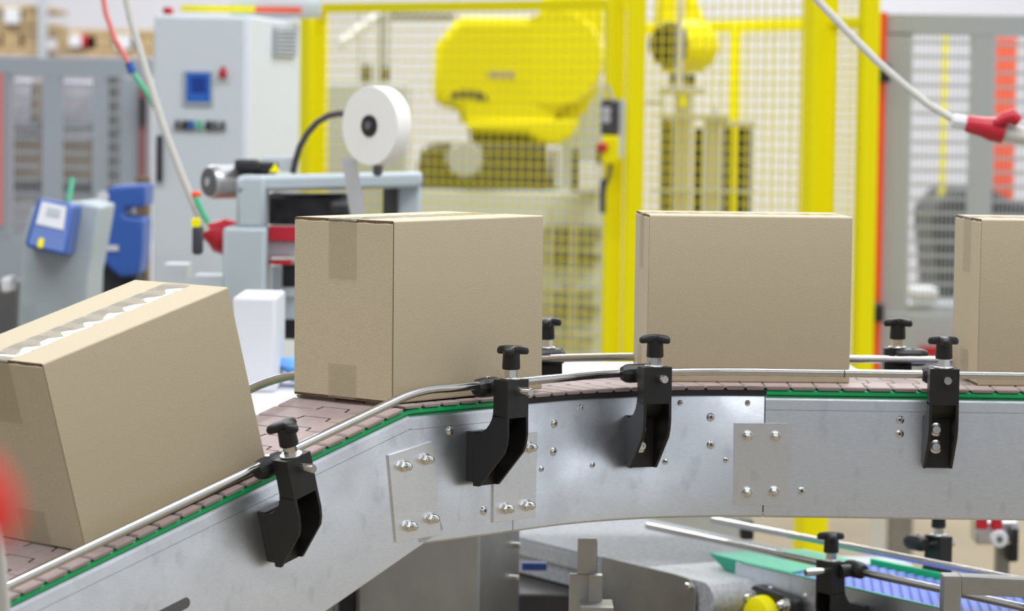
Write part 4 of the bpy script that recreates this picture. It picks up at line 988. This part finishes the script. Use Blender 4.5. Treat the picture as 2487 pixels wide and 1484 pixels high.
# dark posts behind the left mesh panel
cmx = thing('cable_machine', tuple(V((at(880, 900, 12.2).x, 12.2, 0))), 'grey machine housing with thin masts and a slanting white conduit behind the left mesh', 'machine')
mb = MB(); mb.px(780, 212, 980, 1301, 12.2, 0.5); mb.build('housing', 'greyguard', cmx, bevel=0.01)
for x in (856, 905): mb = MB(); mb.px(x, 40, x + 6, 214, 12.25, 0.04); mb.build('mast', 'darkgrey', cmx)
for a, b, c_, d_ in ((866, 168, 886, 224), (910, 172, 928, 207)): mb = MB(); mb.px(a, b, c_, d_, 12.22, 0.08); mb.build('sensor_box', 'dark', cmx)
mb = MB(); mb.tube([at(808, 120, 12.2), at(870, 68, 12.25), at(920, 38, 12.3)], 0.018, 12); mb.build('conduit', 'white', cmx)
gz = thing('steel_gantry', tuple(V((at(932, 900, 13).x, 13, 0))), 'dark gantry with a high horizontal beam behind the left mesh panel', 'gantry')
mb = MB(); mb.px(925, 40, 1085, 52, 13, 0.1); mb.build('beam', 'darkgrey', gz)
mb = MB(); mb.px(926, 52, 934, 1237, 13, 0.1); mb.build('column', 'greyguard', gz)
# ================================================================== PALLETS, COLUMN, CABLES
def pallet(x0, x1, y0, y1, Y, label):
    t = thing('wooden_pallet', tuple(V((at((x0+x1)/2, y1, Y).x, Y + .5, at(x0, y1, Y).z))), label, 'pallet')
    h = (y1 - y0)
    for a, b in ((0, .26), (.74, 1.0)):
        mb = MB(); mb.px(x0, y0 + h*a, x1, y0 + h*b, Y, 0.8); mb.build('deck', 'wood', t, bevel=0.004)
    for k in range(3):
        xx = x0 + (x1 - x0 - 40)*k/2
        mb = MB(); mb.px(xx, y0 + h*.26, xx + 40, y0 + h*.74, Y, 0.12); mb.build('block', 'wood', t)
    mb = MB(); mb.px(x0 + 5, y0 + h*.26, x1 - 5, y0 + h*.74, Y + 0.5, 0.05); mb.build('far_stringer', 'wooddark', t)
    return t
pallet(-60, 78, 45, 96, 13.0, 'upper wooden pallet at the top left corner')
pallet(-60, 80, 98, 168, 13.0, 'lower wooden pallet at the top left, under the other pallet')
pallet(120, 352, 98, 165, 13.0, 'long wooden pallet right of the steel column, red and white ends in its openings')
for x0, x1, y0, y1, m_, lb in ((150, 180, 112, 142, 'white', 'round white object in the opening of the long pallet'), (180, 193, 112, 140, 'red', 'red object in the opening of the long pallet'), (262, 300, 110, 145, 'white', 'white object in the right opening of the long pallet'), (-10, 28, 52, 90, 'white', 'white label sheet on the upper left pallet')):
    o = MB().px(x0, y0, x1, y1, 12.98, 0.02).build('pallet_insert', m_); tag(o, lb, 'label')
rk = thing('pallet_shelf', tuple(V((at(150, 175, 13.4).x, 13.4, 0))), 'pallet shelf carrying the wooden pallets at the upper left', 'shelf')
mb = MB(); mb.px(-100, 168, 356, 176, 12.95, 0.9); mb.build('shelf_beam', 'lavender', rk)
for x in (-80, 340): mb = MB(); mb.px(x, 176, x + 14, 1250, 13.0, 0.05); mb.build('shelf_leg', 'greyguard', rk)
o = MB().px(86, -40, 104, 1250, 12.9, 0.06).build('steel_column', 'greyguard'); tag(o, 'thin grey steel column between the pallets', 'column')

mb = MB(); mb.tube([at(*p, 6.4) for p in ((215, -60), (238, 60), (262, 122), (296, 176))], 0.0055, 10); o = mb.build('air_hose', 'hosered'); tag(o, 'red air hose hanging from the top left down to a blue fitting', 'hose')
mb = MB(); mb.tube([at(297, 178, 6.4), at(308, 202, 6.4)], 0.009, 12); o = mb.build('hose_fitting', 'blue'); tag(o, 'small blue fitting joining the red and green hoses', 'fitting')
mb = MB(); mb.tube([at(*p, 6.4) for p in ((309, 204), (340, 245), (368, 290), (390, 340), (402, 380))], 0.0055, 10); o = mb.build('air_hose', 'hosegreen'); tag(o, 'green air hose from the blue fitting down across the pale cabinet', 'hose')
mb = MB(); mb.tube([at(468, 500, 6.0), at(490, 545, 6.0), at(502, 562, 6.0)], 0.006, 10); o = mb.build('air_hose', 'hosegreen'); tag(o, 'short green hose just above the red plug by the sealer', 'hose')
o = MB().px(458, 486, 478, 502, 6.0, 0.03).build('orange_fitting', 'redhot', bevel=0.004); tag(o, 'small orange fitting below the motor', 'fitting')

YP = 5.9
pl = thing('power_connector', tuple(at(2380, 275, YP)), 'red industrial plug joined to white cable ends in front of the right guard door', 'plug')
c = at(2335, 270, YP); e = at(2440, 290, YP); ax = (e - c).normalized()
mb = MB(); mb.lathe([(0.014, -0.002), (0.017, 0.004), (0.019, 0.03), (0.0235, 0.050), (0.0235, 0.072)], c, ax, 24); b = mb.build('connector_body', 'red', pl)
mb = MB(); mb.lathe([(0.008, -0.030), (0.013, -0.026), (0.0145, -0.004), (0.013, 0.0)], c, ax, 8); mb.build('cable_gland', 'white', b)
mb = MB(); q = at(2405, 268, YP - 0.02); mb.tube([q, at(2425, 256, YP - .02), at(2445, 250, YP - .02), at(2462, 262, YP - .02)], [0.008, 0.012, 0.015, 0.011], 12); mb.build('hinged_lid', 'red', b)
mb = MB(); mb.lathe([(0.018, 0.070), (0.019, 0.074), (0.016, 0.13), (0.015, 0.30)], c, ax, 20); mb.build('socket_end', 'cable', pl)
mb = MB(); mb.tube([at(*p, YP) for p in ((1920, -70), (1978, -6), (2040, 55), (2110, 122), (2180, 180), (2240, 226), (2312, 266))], 0.0072, 12); mb.build('cable', 'cable', pl)

# blurred plug and cable close to the lens at the left edge
fg = thing('foreground_plug', tuple(at(10, 1260, 1.1)), 'out of focus red plug at the left edge, close to the viewer', 'plug')
c = at(-22, 1198, 1.1); mb = MB(); mb.lathe([(0.003, -0.009), (0.0085, 0.0), (0.0105, 0.006), (0.0115, 0.014), (0.009, 0.021)], c, V((0.05, 0, -1)), 24); mb.build('plug_body', 'redglow', fg)
mb = MB(); mb.tube([at(*p, 3.2) for p in ((-6, 1240), (5, 1300), (13, 1360), (21, 1430), (28, 1490), (34, 1560))], [0.003, 0.0045, 0.0058, 0.0066, 0.007, 0.007], 12); o = mb.build('hanging_cable', 'cable'); tag(o, 'white cable hanging down at the lower left corner', 'cable')
